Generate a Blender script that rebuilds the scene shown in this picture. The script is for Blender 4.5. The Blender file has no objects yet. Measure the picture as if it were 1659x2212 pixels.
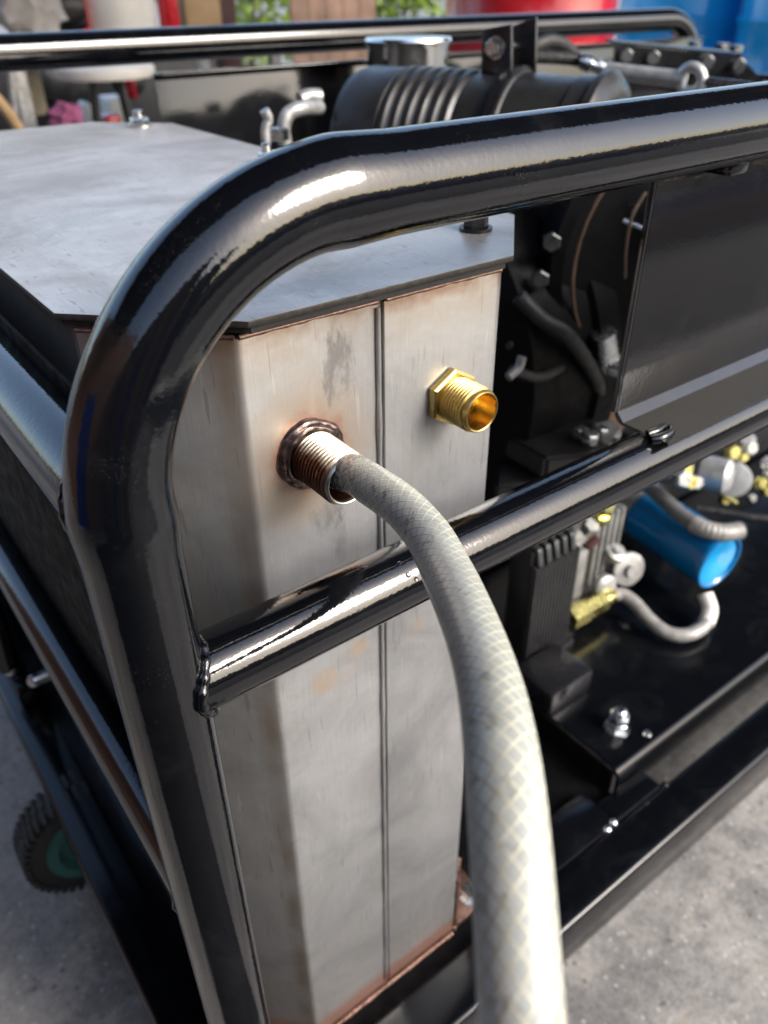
import bpy, bmesh, math, random
from mathutils import Vector, Matrix
random.seed(7)
R = math.radians
C = bpy.context.scene.collection
scn = bpy.context.scene

# ------------------------------------------------------------------ camera
F_PX, CX, CY = 1713.77, 829.5, 1106.0            # focal length and centre in a 1659 px wide picture
FW = Vector((0.49681, 0.66638, -0.55598)); RT = Vector((0.79860, -0.60181, -0.00771)); UP = Vector((0.33973, 0.44018, 0.83116))
cam = bpy.data.cameras.new('camera'); camo = bpy.data.objects.new('camera', cam); C.objects.link(camo)
m = Matrix((RT, UP, -FW)).transposed().to_4x4()
camo.matrix_world = m
cam.sensor_fit = 'HORIZONTAL'; cam.sensor_width = 36.0; cam.lens = 36.0 * F_PX / 1659.0
cam.clip_start = 0.01; cam.clip_end = 500
cam.dof.use_dof = True; cam.dof.focus_distance = 0.40; cam.dof.aperture_fstop = 10.5
scn.camera = camo

def at(px, py, axis, val):
    """point of the place seen at a picture position, on the plane axis = val (metres from the lens)"""
    d = FW + RT * ((px - CX) / F_PX) - UP * ((py - CY) / F_PX)
    return d * (val / d['xyz'.index(axis)])

# ------------------------------------------------------------------ world and sun
w = bpy.data.worlds.new('World'); scn.world = w; w.use_nodes = True
nt = w.node_tree; nt.nodes.clear()
sky = nt.nodes.new('ShaderNodeTexSky'); sky.sky_type = 'NISHITA'; sky.sun_disc = False
SUN_EL, SUN_AZ = 34.0, -64.0                     # azimuth from +X towards +Y
sky.sun_elevation = R(SUN_EL); sky.sun_rotation = R(90 - SUN_AZ)
sky.air_density = 1.0; sky.dust_density = 3.0; sky.ozone_density = 1.0
bg = nt.nodes.new('ShaderNodeBackground'); bg.inputs[1].default_value = 0.15
wo = nt.nodes.new('ShaderNodeOutputWorld')
nt.links.new(sky.outputs[0], bg.inputs[0]); nt.links.new(bg.outputs[0], wo.inputs[0])
sl = bpy.data.lights.new('sun', 'SUN'); sl.energy = 1.35; sl.angle = R(24); sl.color = (1, 0.98, 0.96)
so = bpy.data.objects.new('sun', sl); C.objects.link(so)
sd = Vector((math.cos(R(SUN_EL)) * math.cos(R(SUN_AZ)), math.cos(R(SUN_EL)) * math.sin(R(SUN_AZ)), math.sin(R(SUN_EL))))
so.rotation_euler = sd.to_track_quat('Z', 'Y').to_euler(); so.location = sd * 20
scn.view_settings.view_transform = 'Standard'; scn.view_settings.look = 'None'
scn.view_settings.exposure = 1.32; scn.view_settings.gamma = 1

# ------------------------------------------------------------------ materials
class NT:
    def __init__(s, name):
        s.m = bpy.data.materials.new(name); s.m.use_nodes = True; s.t = s.m.node_tree
        s.b = s.t.nodes['Principled BSDF']
        s.tc = s.t.nodes.new('ShaderNodeTexCoord')
    def put(s, sock, v):
        if hasattr(v, 'is_linked') or hasattr(v, 'links'): s.t.links.new(v, sock)
        else: sock.default_value = v
    def P(s, **k):
        names = dict(base='Base Color', rough='Roughness', metal='Metallic', coat='Coat Weight', crough='Coat Roughness', trans='Transmission Weight',
                     ior='IOR', sss='Subsurface Weight', normal='Normal', cnormal='Coat Normal', spec='Specular IOR Level', aniso='Anisotropic', sheen='Sheen Weight')
        for a, v in k.items():
            if a == 'base' and isinstance(v, tuple): v = v + (1,) if len(v) == 3 else v
            s.put(s.b.inputs[names[a]], v)
        return s
    def noise(s, scale, detail=4, rough=.5, vec=None, stretch=None, dist=0):
        n = s.t.nodes.new('ShaderNodeTexNoise'); n.inputs['Scale'].default_value = scale; n.inputs['Detail'].default_value = detail
        n.inputs['Roughness'].default_value = rough; n.inputs['Distortion'].default_value = dist
        v = vec or s.tc.outputs['Object']
        if stretch:
            mp = s.t.nodes.new('ShaderNodeMapping'); mp.inputs['Scale'].default_value = stretch[:3]
            if len(stretch) > 3: mp.inputs['Rotation'].default_value = stretch[3:6]
            s.t.links.new(v, mp.inputs[0]); v = mp.outputs[0]
        s.t.links.new(v, n.inputs['Vector']); return n.outputs['Fac']
    def voro(s, scale, feature='F1', vec=None):
        n = s.t.nodes.new('ShaderNodeTexVoronoi'); n.feature = feature; n.inputs['Scale'].default_value = scale
        s.t.links.new(vec or s.tc.outputs['Object'], n.inputs['Vector']); return n.outputs['Distance']
    def ramp(s, f, *stops):
        n = s.t.nodes.new('ShaderNodeValToRGB'); cr = n.color_ramp
        for i, (p, c) in enumerate(stops):
            e = cr.elements[i] if i < 2 else cr.elements.new(p)
            e.position = p
            e.color = (c, c, c, 1) if not isinstance(c, tuple) else c + (1,)
        s.t.links.new(f, n.inputs[0]); return n.outputs[0]
    def mix(s, f, a, b, mode='MIX'):
        n = s.t.nodes.new('ShaderNodeMix'); n.data_type = 'RGBA'; n.blend_type = mode
        s.put(n.inputs[0], f)
        for sock, v in ((n.inputs[6], a), (n.inputs[7], b)):
            if isinstance(v, tuple) and len(v) == 3: v = v + (1,)
            s.put(sock, v)
        return n.outputs[2]
    def math(s, op, a, b=0.0, c=None, clamp=False):
        n = s.t.nodes.new('ShaderNodeMath'); n.operation = op; n.use_clamp = clamp
        s.put(n.inputs[0], a); s.put(n.inputs[1], b)
        if c is not None: s.put(n.inputs[2], c)
        return n.outputs[0]
    def bump(s, h, strength=.3, dist=.001, normal=None):
        n = s.t.nodes.new('ShaderNodeBump'); n.inputs['Strength'].default_value = strength; n.inputs['Distance'].default_value = dist
        s.t.links.new(h, n.inputs['Height'])
        if normal: s.t.links.new(normal, n.inputs['Normal'])
        return n.outputs[0]
    def sep(s, v):
        n = s.t.nodes.new('ShaderNodeSeparateXYZ'); s.t.links.new(v, n.inputs[0]); return n.outputs
    def maprange(s, v, a, b, c=0.0, d=1.0):
        n = s.t.nodes.new('ShaderNodeMapRange'); s.put(n.inputs[0], v)
        for i, x in enumerate((a, b, c, d)): n.inputs[i + 1].default_value = x
        return n.outputs[0]

def simple(name, base, rough=.5, metal=0.0, var=.25, scale=30, coat=0.0, bump=.1, bscale=None):
    s = NT(name); n = s.noise(scale, 5)
    f = s.ramp(n, (.3, 1 - var), (.7, 1 + var * .4))
    col = s.mix(1.0, base, f, 'MULTIPLY')
    r = s.maprange(s.noise(scale * 1.7, 3), .3, .7, max(0.02, rough * .75), min(1, rough * 1.25))
    s.P(base=col, rough=r, metal=metal, coat=coat, crough=.08)
    if bump: s.P(normal=s.bump(s.noise(bscale or scale * 6, 4), bump, .0008))
    return s.m

def black_paint(name='black_gloss_paint', dust=1.0, peel=.22, rough=.075, film_k=.04, base=(.0022, .0027, .004), ior=1.66):
    s = NT(name)
    # orange peel and sags of brushed enamel
    peel_h = s.noise(420, 3, .5)
    sag = s.noise(28, 3, .5)
    h = s.math('ADD', s.math('MULTIPLY', peel_h, .30), s.math('MULTIPLY', sag, .55))
    nrm = s.bump(h, peel, .0011)
    # grey smears left by wiping, with a soft border of their own
    smear = s.ramp(s.noise(14, 8, .7, dist=1.2), (.52, 0.0), (.72, 1.0))
    fine = s.noise(160, 6, .7, stretch=(1, 1, 5))
    film = s.math('MULTIPLY', smear, fine)
    specks = s.ramp(s.voro(900), (.10, 1.0), (.20, 0.0))
    keep = s.ramp(s.noise(45, 6, .75), (.50, 0.0), (.75, 1.0))
    dots = s.math('MULTIPLY', s.math('MULTIPLY', specks, keep), dust)
    col = s.mix(s.math('MULTIPLY', film, film_k), base, (.30, .31, .33))
    col = s.mix(s.math('MULTIPLY', dots, .3), col, (.36, .34, .30))
    rr = s.math('ADD', s.math('MULTIPLY', film, film_k * 4), rough)
    s.P(base=col, rough=rr, normal=nrm, ior=ior)
    return s.m

def stainless(name, tone=(.44, .445, .45), heat=False, rough=.34, lid=False):
    s = NT(name); ob = s.tc.outputs['Object']
    x, y, z = s.sep(ob)[:3]
    st = (1, 1, .08) if not lid else (1, .12, 1)
    grain = s.noise(420, 4, .6, stretch=st)
    hair = s.ramp(s.noise(900, 3, .6, stretch=(1, 1, .02) if not lid else (1, .03, 1)), (.3, .92), (.7, 1.04))
    cloud = s.noise(9, 6, .62, dist=.8)
    cloud2 = s.noise(26, 5, .6)
    col = s.mix(s.ramp(cloud, (.35, 0.0), (.68, 1.0)), tone, tuple(c * .62 for c in tone))
    col = s.mix(s.math('MULTIPLY', s.ramp(cloud2, (.5, 0.0), (.75, 1.0)), .25), col, (.38, .345, .30))
    col = s.mix(1.0, col, hair, 'MULTIPLY')
    swirl = s.ramp(s.noise(75, 8, .8, dist=2.5), (.5, 0.0), (.75, 1.0))
    col = s.mix(s.math('MULTIPLY', swirl, s.math('MULTIPLY', s.ramp(s.noise(7, 3), (.45, 0.0), (.6, 1.0)), .35)), col, (.25, .24, .23))
    warm = s.ramp(s.noise(13, 4, .6, stretch=(1, 1, .7)), (.62, 0.0), (.75, 1.0))
    col = s.mix(s.math('MULTIPLY', warm, .2), col, (.55, .44, .34))
    # wiping smudges, dark, hard sided
    sm = s.ramp(s.noise(17, 9, .72, stretch=(1, 1, .55), dist=1.6), (.63, 0.0), (.70, 1.0))
    col = s.mix(s.math('MULTIPLY', sm, .45), col, (.20, .19, .18))
    # thin scratches
    for i, rot in enumerate((.5, -.9, 1.4, .1, 2.2)):
        sc = s.ramp(s.noise(60, 2, .5, stretch=(5, 1, .35, 0, rot, 0)), (.715, 0.0), (.725, 1.0))
        col = s.mix(s.math('MULTIPLY', sc, .45 if i != 2 else .2), col, (.18, .17, .16) if i != 2 else (.75, .75, .75))
    if heat:
        # heat tint and rust where the sheets were welded: top edge and bottom edge
        nz = s.noise(40, 6, .7)
        top = s.math('MULTIPLY', s.maprange(z, -.185, -.147), s.ramp(nz, (.35, .35), (.65, 1.0)))
        col = s.mix(s.math('MULTIPLY', top, .75), col, (.26, .20, .14))
        top2 = s.math('MULTIPLY', s.maprange(s.math('ADD', z, s.math('MULTIPLY', nz, .012)), -.152, -.144), 1.0)
        col = s.mix(s.math('MULTIPLY', top2, s.ramp(s.noise(55, 4), (.35, .1), (.6, .8))), col, (.17, .095, .06))
        bot = s.maprange(s.math('SUBTRACT', z, s.math('MULTIPLY', nz, .01)), -.870, -.884)
        col = s.mix(s.math('MULTIPLY', bot, .7), col, (.34, .15, .09))
        # blued ring round the welded nipple and two sooty wipes
        dx = s.math('SUBTRACT', x, .205); dz = s.math('ADD', z, .226)
        d = s.math('SQRT', s.math('ADD', s.math('MULTIPLY', dx, dx), s.math('MULTIPLY', dz, dz)))
        dd = s.math('ADD', d, s.math('MULTIPLY', s.math('SUBTRACT', s.noise(70, 5, .65), .5), .022))
        col = s.mix(s.ramp(dd, (.0, 0.0), (.020, .9), (.034, .55), (.055, 0.0)), col, (.33, .25, .18))
        col = s.mix(s.ramp(dd, (.0, 1.0), (.019, .9), (.0235, .5), (.028, 0.0)), col, (.30, .14, .10))
        for (sx, sz, a, b, k) in ((.226, -.178, .011, .022, .75), (.215, -.272, .013, .016, .6), (.222, -.292, .007, .02, .4)):
            ex = s.math('DIVIDE', s.math('SUBTRACT', x, sx), a); ez = s.math('DIVIDE', s.math('SUBTRACT', z, sz), b)
            e = s.math('ADD', s.math('MULTIPLY', ex, ex), s.math('MULTIPLY', ez, ez))
            e = s.math('ADD', e, s.math('MULTIPLY', s.math('SUBTRACT', s.noise(120, 6, .7, stretch=(1, 1, .35)), .5), 5.5))
            col = s.mix(s.math('MULTIPLY', s.ramp(e, (.0, 1.0), (1.3, 0.0)), k), col, (.14, .135, .13))
        # brown tint along the left bend, painted for its reflection and shading, and rust spots low on the sheet
        lb = s.math('MULTIPLY', s.maprange(s.math('ABSOLUTE', s.math('SUBTRACT', x, .161)), .008, .001), s.ramp(s.noise(20, 4), (.35, .2), (.6, 1.0)))
        col = s.mix(s.math('MULTIPLY', lb, .6), col, (.22, .15, .09))
        for (sx, sz, a) in ((.235, -.395, .010), (.205, -.41, .014), (.29, -.405, .008)):
            ex = s.math('SUBTRACT', x, sx); ez = s.math('SUBTRACT', z, sz)
            e = s.math('ADD', s.math('SQRT', s.math('ADD', s.math('MULTIPLY', ex, ex), s.math('MULTIPLY', ez, ez))), s.math('MULTIPLY', s.noise(90, 4, .6), .012))
            col = s.mix(s.maprange(e, a + .006, a, 0, .4), col, (.50, .32, .16))
    if lid:
        ring_ = s.ramp(s.noise(5, 7, .65, stretch=(1, 2.2, 1), dist=.7), (.54, 0.0), (.60, .8), (.72, .3))
        col = s.mix(s.math('MULTIPLY', ring_, .5), col, (.30, .29, .27))
        tan = s.ramp(s.noise(22, 7, .7, stretch=(1, 2.5, 1)), (.60, 0.0), (.68, 1.0))
        col = s.mix(s.math('MULTIPLY', tan, .45), col, (.36, .31, .24))
        drips = s.ramp(s.noise(110, 5, .7, stretch=(1, .35, 1)), (.60, 0.0), (.66, 1.0))
        col = s.mix(s.math('MULTIPLY', drips, .4), col, (.34, .33, .32))
    r = s.math('ADD', s.maprange(cloud, .3, .7, rough - .06, rough + .10), s.math('MULTIPLY', sm, .1))
    hb = s.math('ADD', s.math('MULTIPLY', grain, .18), s.math('MULTIPLY', s.noise(7, 2), 3.0))
    s.P(base=col, rough=r, metal=.62, normal=s.bump(hb, .12, .002), spec=.5)
    return s.m

def concrete():
    s = NT('worn_concrete')
    big = s.noise(2.6, 9, .72); mid = s.noise(11, 8, .7); fine = s.noise(120, 6, .7)
    col = s.mix(s.ramp(big, (.40, 0.0), (.58, 1.0)), (.31, .29, .26), (.10, .092, .08))
    col = s.mix(s.math('MULTIPLY', s.ramp(mid, (.48, 0.0), (.56, 1.0)), .65), col, (.40, .365, .32))
    col = s.mix(s.math('MULTIPLY', s.ramp(s.noise(34, 9, .85, dist=.2), (.50, 0.0), (.60, 1.0)), .6), col, (.075, .07, .065))
    col = s.mix(s.math('MULTIPLY', s.ramp(s.noise(48, 3, .6), (.66, 0.0), (.72, 1.0)), .6), col, (.33, .22, .12))
    col = s.mix(.35, col, s.ramp(fine, (.3, .12), (.7, .42)))
    st = s.ramp(s.voro(55), (.12, 1.0), (.2, 0.0))
    dk = s.ramp(s.voro(38), (.10, 1.0), (.17, 0.0))
    col = s.mix(s.math('MULTIPLY', dk, .6), col, (.06, .055, .05))
    col = s.mix(s.math('MULTIPLY', st, .5), col, (.5, .48, .44))
    h = s.math('ADD', s.math('MULTIPLY', mid, 1.0), s.math('MULTIPLY', fine, .4))
    s.P(base=col, rough=s.maprange(mid, .3, .7, .55, .9), normal=s.bump(h, .6, .006))
    return s.m

def hose_mat():
    s = NT('braided_clear_pvc'); uv = s.sep(s.tc.outputs['UV']); u, v = uv[0], uv[1]
    N = 11.0; pitch = .0062
    wob = s.math('MULTIPLY', s.math('SUBTRACT', s.noise(60, 3, .5), .5), .35)
    def thread(sign):
        a = s.math('ADD', s.math('MULTIPLY', u, N), s.math('MULTIPLY', v, sign / pitch))
        a = s.math('FRACT', s.math('ADD', a, wob))
        return s.math('ABSOLUTE', s.math('SUBTRACT', a, .5))
    t1 = s.ramp(thread(1.0), (.040, 1.0), (.085, 0.0)); t2 = s.ramp(thread(-1.0), (.040, 1.0), (.085, 0.0))
    base = s.mix(s.noise(90, 3), (.30, .315, .285), (.39, .405, .375))
    # brown sludge inside, along one side of the bore
    side = s.math('ABSOLUTE', s.math('SUBTRACT', s.math('FRACT', s.math('ADD', u, HOSE_DIRT)), .5))
    sl_ = s.math('ADD', side, s.math('MULTIPLY', s.math('SUBTRACT', s.noise(55, 6, .7), .5), .28))
    mask = s.ramp(sl_, (.04, 1.0), (.20, 0.0))
    thr = s.math('MAXIMUM', t1, t2)
    base = s.mix(s.math('MULTIPLY', mask, s.math('ADD', s.math('MULTIPLY', thr, .65), s.maprange(v, .02, .16, .02, .28))), base, (.10, .062, .03))
    col = s.mix(s.math('MULTIPLY', thr, s.math('SUBTRACT', .85, s.math('MULTIPLY', mask, .75))), base, (.74, .70, .50))
    # black scuffs near the cut end
    near = s.maprange(v, .075, .0, 0.0, 1.0)
    sc = s.ramp(s.math('ADD', s.noise(190, 7, .75, stretch=(1, 1, 1), dist=1.5), s.math('MULTIPLY', near, .18)), (.57, 0.0), (.62, 1.0))
    col = s.mix(s.math('MULTIPLY', s.math('MULTIPLY', sc, s.math('MULTIPLY', near, 1.6, clamp=True)), .95), col, (.035, .032, .028))
    col = s.mix(s.math('MULTIPLY', s.ramp(s.noise(150, 5, .7), (.58, 0.0), (.63, 1.0)), s.math('MULTIPLY', mask, .7)), col, (.06, .045, .03))
    h = s.math('ADD', s.math('MULTIPLY', thr, .6), s.math('MULTIPLY', s.noise(45, 3), .8))
    nb = s.bump(h, .35, .0006)
    s.P(base=col, rough=.38, coat=.15, crough=.2, sss=.0, normal=nb, cnormal=s.bump(s.noise(70, 3), .15, .0008))
    s.b.inputs['Subsurface Radius'].default_value = (.006, .005, .004); s.b.inputs['Subsurface Scale'].default_value = .12
    return s.m
HOSE_DIRT = 0.38

M = {}
M['black'] = black_paint()
M['panel'] = black_paint('black_panel_paint', dust=.3, peel=.2, rough=.09, film_k=.03, base=(.008, .008, .009), ior=1.6)
M['tray'] = black_paint('black_tray_paint', dust=1.0, peel=.12, rough=.15, film_k=.03, ior=1.45)
M['sheet'] = stainless('stainless_sheet', heat=True)
M['lid'] = stainless('stainless_lid', tone=(.61, .565, .525), rough=.38, lid=True)
M['lid'].node_tree.nodes['Principled BSDF'].inputs['Metallic'].default_value = .55
M['zinc'] = simple('zinc_plated', (.62, .64, .64), .25, 1.0, .2, 90)
M['castalu'] = simple('cast_aluminium', (.42, .42, .41), .5, .7, .35, 60, bump=.4)
M['darkcast'] = simple('dark_casting', (.022, .022, .023), .45, .3, .4, 40, bump=.4)
M['blackmatt'] = simple('black_plastic', (.009, .009, .010), .40, 0, .3, 40, bump=.1)
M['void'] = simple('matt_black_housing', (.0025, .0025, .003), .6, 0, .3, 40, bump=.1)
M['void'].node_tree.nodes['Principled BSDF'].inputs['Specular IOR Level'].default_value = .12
M['satin'] = simple('satin_zinc', (.55, .56, .55), .45, .6, .2, 60)
M['duskzinc'] = simple('blackened_zinc', (.16, .17, .17), .35, .9, .3, 60)
M['edge'] = simple('dark_laser_cut_edge', (.06, .055, .05), .5, .5, .5, 200)
M['finblack'] = simple('worn_black_anodising', (.05, .05, .052), .4, .3, .3, 60)
M['polished'] = simple('polished_cap_steel', (.74, .74, .71), .2, 1.0, .06, 20, bump=.02)
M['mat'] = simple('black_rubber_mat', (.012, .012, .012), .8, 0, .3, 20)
M['rubber'] = simple('black_rubber', (.02, .02, .02), .6, 0, .3, 50, bump=.3)
M['greyrub'] = simple('grey_rubber_hose', (.16, .155, .15), .5, 0, .25, 60, bump=.15)
M['whitehose'] = simple('grey_braided_hose', (.34, .33, .31), .45, .2, .3, 90, bump=.2)
M['paintblack'] = simple('satin_black_steel', (.010, .010, .012), .28, 0, .3, 20, coat=.3)
M['copper'] = simple('copper_tinted_weld', (.23, .14, .11), .42, .85, .5, 300, bump=.5)
M['weldgrey'] = simple('blued_weld_bead', (.27, .20, .18),   .22, .95, .8, 120, bump=.12)
M['weldpaint'] = black_paint('painted_weld', dust=.2, peel=.5, rough=.08)
M['bluef'] = simple('blue_enamel', (.0015, .16, .42), .22, 0, .12, 20, coat=.5, bump=0)  # filter body: the enamel darkened for the shade on it
M['bluef_end'] = simple('blue_enamel_end', (.0015, .30, .66), .22, 0, .08, 20, coat=.5, bump=0)  # same enamel, lightened for the daylight on the filter end
M['gold'] = simple('yellow_passivated', (.66, .60, .22), .25, 1.0, .3, 100)
M['teal'] = simple('teal_plastic', (.03, .115, .10), .5, 0, .15, 20)
M['redp'] = simple('red_enamel', (.50, .010, .018), .25, 0, .1, 8, coat=.4, bump=0)
M['bluep'] = simple('blue_drum_plastic', (.008, .42, .85), .22, 0, .1, 6, coat=.3, bump=0)
M['bluedk'] = simple('dark_blue_plastic', (.01, .035, .20), .3, 0, .1, 6, bump=0)
M['white'] = simple('white_plastic', (.72, .70, .64), .4, 0, .12, 12, bump=0)
M['cream'] = simple('cream_plastic', (.60, .54, .36), .45, 0, .15, 12, bump=0)
M['card'] = simple('cardboard', (.40, .27, .14), .8, 0, .2, 15)
M['maroon'] = simple('maroon_post_paint', (.05, .012, .012), .5, 0, .2, 12)
M['wood'] = simple('brown_boards', (.26, .16, .11), .75, 0, .4, 6)
M['brick'] = simple('brown_plaster', (.20, .11, .075), .85, 0, .3, 3)
M['pink'] = simple('pink_cloth', (.30, .08, .17), .85, 0, .2, 30)
M['greyc'] = simple('grey_cloth', (.33, .31, .29), .9, 0, .3, 20)
M['yellow'] = simple('yellow_paint', (.65, .45, .02), .4, 0, .1, 10)
M['sheetroof'] = simple('dark_roof_sheet', (.022, .022, .024), .7, 0, .3, 2)
M['leaf'] = simple('sunlit_leaf', (.15, .24, .02), .5, 0, .5, 10)
M['trunk'] = simple('bark', (.10, .07, .05), .85, 0, .4, 12)
M['concrete'] = concrete()
M['asphalt'] = simple('old_asphalt', (.05, .05, .05), .9, 0, .4, 5)
M['tan'] = simple('tan_plaster', (.42, .34, .25), .85, 0, .2, 2)
M['tilt'] = simple('brown_plate', (.20, .13, .09), .35, .6, .3, 30)

def brass():
    s = NT('new_brass')
    c = s.mix(s.ramp(s.noise(60, 4), (.4, 0.0), (.7, 1.0)), (.72, .54, .20), (.60, .43, .15))
    s.P(base=c, metal=1.0, rough=s.maprange(s.noise(120, 3), .3, .7, .22, .38), normal=s.bump(s.noise(700, 2), .08, .0003)); return s.m
M['brass'] = brass()
def nipple_mat():
    s = NT('heat_tinted_nipple'); x, y, z = s.sep(s.tc.outputs['Object'])[:3]
    n = s.noise(90, 5, .65)
    low = s.maprange(s.math('ADD', s.math('MULTIPLY', s.math('SUBTRACT', n, .5), .022), s.math('ADD', z, s.math('MULTIPLY', x, .6))), -.226 + .123 + .003, -.226 + .123 + .013)
    c = s.mix(low, (.17, .065, .035), (.66, .63, .52))
    c = s.mix(s.maprange(y, .3100, .3075), c, (.62, .59, .50))
    c = s.mix(s.ramp(s.noise(260, 3), (.6, 0.0), (.68, .6)), c, (.45, .32, .12))
    s.P(base=c, metal=.95, rough=s.maprange(n, .3, .7, .24, .42)); return s.m
M['nipple'] = nipple_mat()

# ------------------------------------------------------------------ mesh helpers
class MB:
    def __init__(s): s.bm = bmesh.new(); s.uv = s.bm.loops.layers.uv.new('UVMap')
    def box(s, x0, x1, y0, y1, z0, z1, bev=0.0, seg=2, rot=None, at_=None):
        tmp = bmesh.new()
        vs = [tmp.verts.new((x, y, z)) for x in (x0, x1) for y in (y0, y1) for z in (z0, z1)]
        for f in ((0, 1, 3, 2), (4, 6, 7, 5), (0, 4, 5, 1), (2, 3, 7, 6), (0, 2, 6, 4), (1, 5, 7, 3)): tmp.faces.new([vs[i] for i in f])
        if bev: bmesh.ops.bevel(tmp, geom=tmp.edges[:], offset=bev, segments=seg, profile=.5, affect='EDGES')
        s._merge(tmp, rot, at_); return s
    def _merge(s, tmp, rot=None, at_=None):
        if rot is not None: bmesh.ops.transform(tmp, matrix=rot, verts=tmp.verts)
        if at_ is not None: bmesh.ops.translate(tmp, vec=at_, verts=tmp.verts)
        mp = {v: s.bm.verts.new(v.co) for v in tmp.verts}
        for f in tmp.faces:
            try: s.bm.faces.new([mp[v] for v in f.verts])
            except ValueError: pass
        tmp.free()
    def prism(s, poly, z0, z1, bev=0.0, axis='z'):
        """poly in the two other axes, extruded along axis"""
        tmp = bmesh.new()
        def P(a, b, c): return {'z': (a, b, c), 'y': (a, c, b), 'x': (c, a, b)}[axis]
        lo = [tmp.verts.new(P(a, b, z0)) for a, b in poly]; hi = [tmp.verts.new(P(a, b, z1)) for a, b in poly]
        n = len(poly); tmp.faces.new(lo[::-1]); tmp.faces.new(hi)
        for i in range(n): tmp.faces.new((lo[i], lo[(i + 1) % n], hi[(i + 1) % n], hi[i]))
        bmesh.ops.recalc_face_normals(tmp, faces=tmp.faces)
        if bev: bmesh.ops.bevel(tmp, geom=tmp.edges[:], offset=bev, segments=2, profile=.5, affect='EDGES')
        s._merge(tmp); return s
    def tube(s, path, r, n=32, cap=True, closed=False, rf=None, squash=None):
        path = [Vector(p) for p in path]; K = len(path)
        L = [0.0]
        for i in range(1, K): L.append(L[-1] + (path[i] - path[i - 1]).length)
        T = []
        for i in range(K):
            a = path[(i - 1) % K] if (closed or i > 0) else path[0]; b = path[(i + 1) % K] if (closed or i < K - 1) else path[-1]
            T.append((b - a).normalized())
        ref = Vector((0, 0, 1)) if abs(T[0].z) < .9 else Vector((0, 1, 0))
        nrm = (ref - T[0] * ref.dot(T[0])).normalized(); rings = []
        for i in range(K):
            nrm = (nrm - T[i] * nrm.dot(T[i])).normalized(); bn = T[i].cross(nrm)
            rr = r * (rf(L[i] / max(L[-1], 1e-9), L[i]) if rf else 1)
            ring = []
            for k in range(n):
                a = 2 * math.pi * k / n; ring.append(s.bm.verts.new(path[i] + (nrm * math.cos(a) + bn * math.sin(a)) * rr))
            rings.append(ring)
        rng = range(K) if closed else range(K - 1)
        for i in rng:
            j = (i + 1) % K
            for k in range(n):
                f = s.bm.faces.new((rings[i][k], rings[i][(k + 1) % n], rings[j][(k + 1) % n], rings[j][k]))
                us = (k / n, (k + 1) / n, (k + 1) / n, k / n); vsx = (L[i], L[i], L[j], L[j])
                for lp, uu, vv in zip(f.loops, us, vsx): lp[s.uv].uv = (uu, vv)
        if cap and not closed:
            s.bm.faces.new(rings[0][::-1]); s.bm.faces.new(rings[-1])
        return s
    def lathe(s, o, axis, prof, n=48, closed=True):
        """prof: list of (distance along axis, radius)"""
        o = Vector(o); ax = Vector(axis).normalized(); ref = Vector((0, 0, 1)) if abs(ax.z) < .9 else Vector((0, 1, 0))
        a_ = (ref - ax * ref.dot(ax)).normalized(); b_ = ax.cross(a_); rings = []
        for d, r in prof:
            if r < 1e-6: rings.append([s.bm.verts.new(o + ax * d)])
            else: rings.append([s.bm.verts.new(o + ax * d + (a_ * math.cos(2 * math.pi * k / n) + b_ * math.sin(2 * math.pi * k / n)) * r) for k in range(n)])
        for A, B in zip(rings, rings[1:]):
            for k in range(n):
                k2 = (k + 1) % n
                if len(A) == 1 and len(B) == 1: continue
                if len(A) == 1: s.bm.faces.new((A[0], B[k2], B[k]))
                elif len(B) == 1: s.bm.faces.new((A[k], A[k2], B[0]))
                else: s.bm.faces.new((A[k], A[k2], B[k2], B[k]))
        return s
    def hexhead(s, o, axis, af, h, n=6, cham=.12):
        r = af / math.sqrt(3)
        s.lathe(o, axis, [(0, 0), (0, r), (h * (1 - cham), r), (h, r * .88), (h, 0)], n); return s
    def build(s, name, mat, parent=None, smooth=40, loc=None):
        bmesh.ops.recalc_face_normals(s.bm, faces=s.bm.faces)
        me = bpy.data.meshes.new(name); s.bm.to_mesh(me); s.bm.free()
        me.materials.append(M[mat] if isinstance(mat, str) else mat)
        if smooth:
            me.polygons.foreach_set('use_smooth', [True] * len(me.polygons))
            me.set_sharp_from_angle(angle=R(smooth))
        o = bpy.data.objects.new(name, me); C.objects.link(o)
        if parent is not None:
            o.parent = parent
            wl = Vector((0, 0, 0)); p = parent
            while p is not None: wl += p.location; p = p.parent
            o.location = -wl
        return o
def tag(o, label, cat=None, group=None, kind=None):
    if label: o['label'] = label
    if cat: o['category'] = cat
    if group: o['group'] = group
    if kind: o['kind'] = kind
    return o
def thing(name, label, cat, loc, group=None):
    o = bpy.data.objects.new(name, None); C.objects.link(o); o.location = loc; o.empty_display_size = .05
    return tag(o, label, cat, group)
def arc(c, r, a0, a1, n, f):
    return [f(c[0] + r * math.cos(R(a0 + (a1 - a0) * i / n)), c[1] + r * math.sin(R(a0 + (a1 - a0) * i / n))) for i in range(n + 1)]
def spline(pts, sub=12):
    pts = [Vector(p) for p in pts]; out = []
    P = [pts[0] * 2 - pts[1]] + pts + [pts[-1] * 2 - pts[-2]]
    for i in range(1, len(P) - 2):
        a, b, c, d = P[i - 1], P[i], P[i + 1], P[i + 2]
        for k in range(sub):
            t = k / sub
            out.append(.5 * ((2 * b) + (c - a) * t + (2 * a - 5 * b + 4 * c - d) * t * t + (3 * b - a - 3 * c + d) * t ** 3))
    out.append(pts[-1]); return out
def lin(a, b, n): a = Vector(a); b = Vector(b); return [a.lerp(b, i / n) for i in range(n + 1)]

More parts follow.
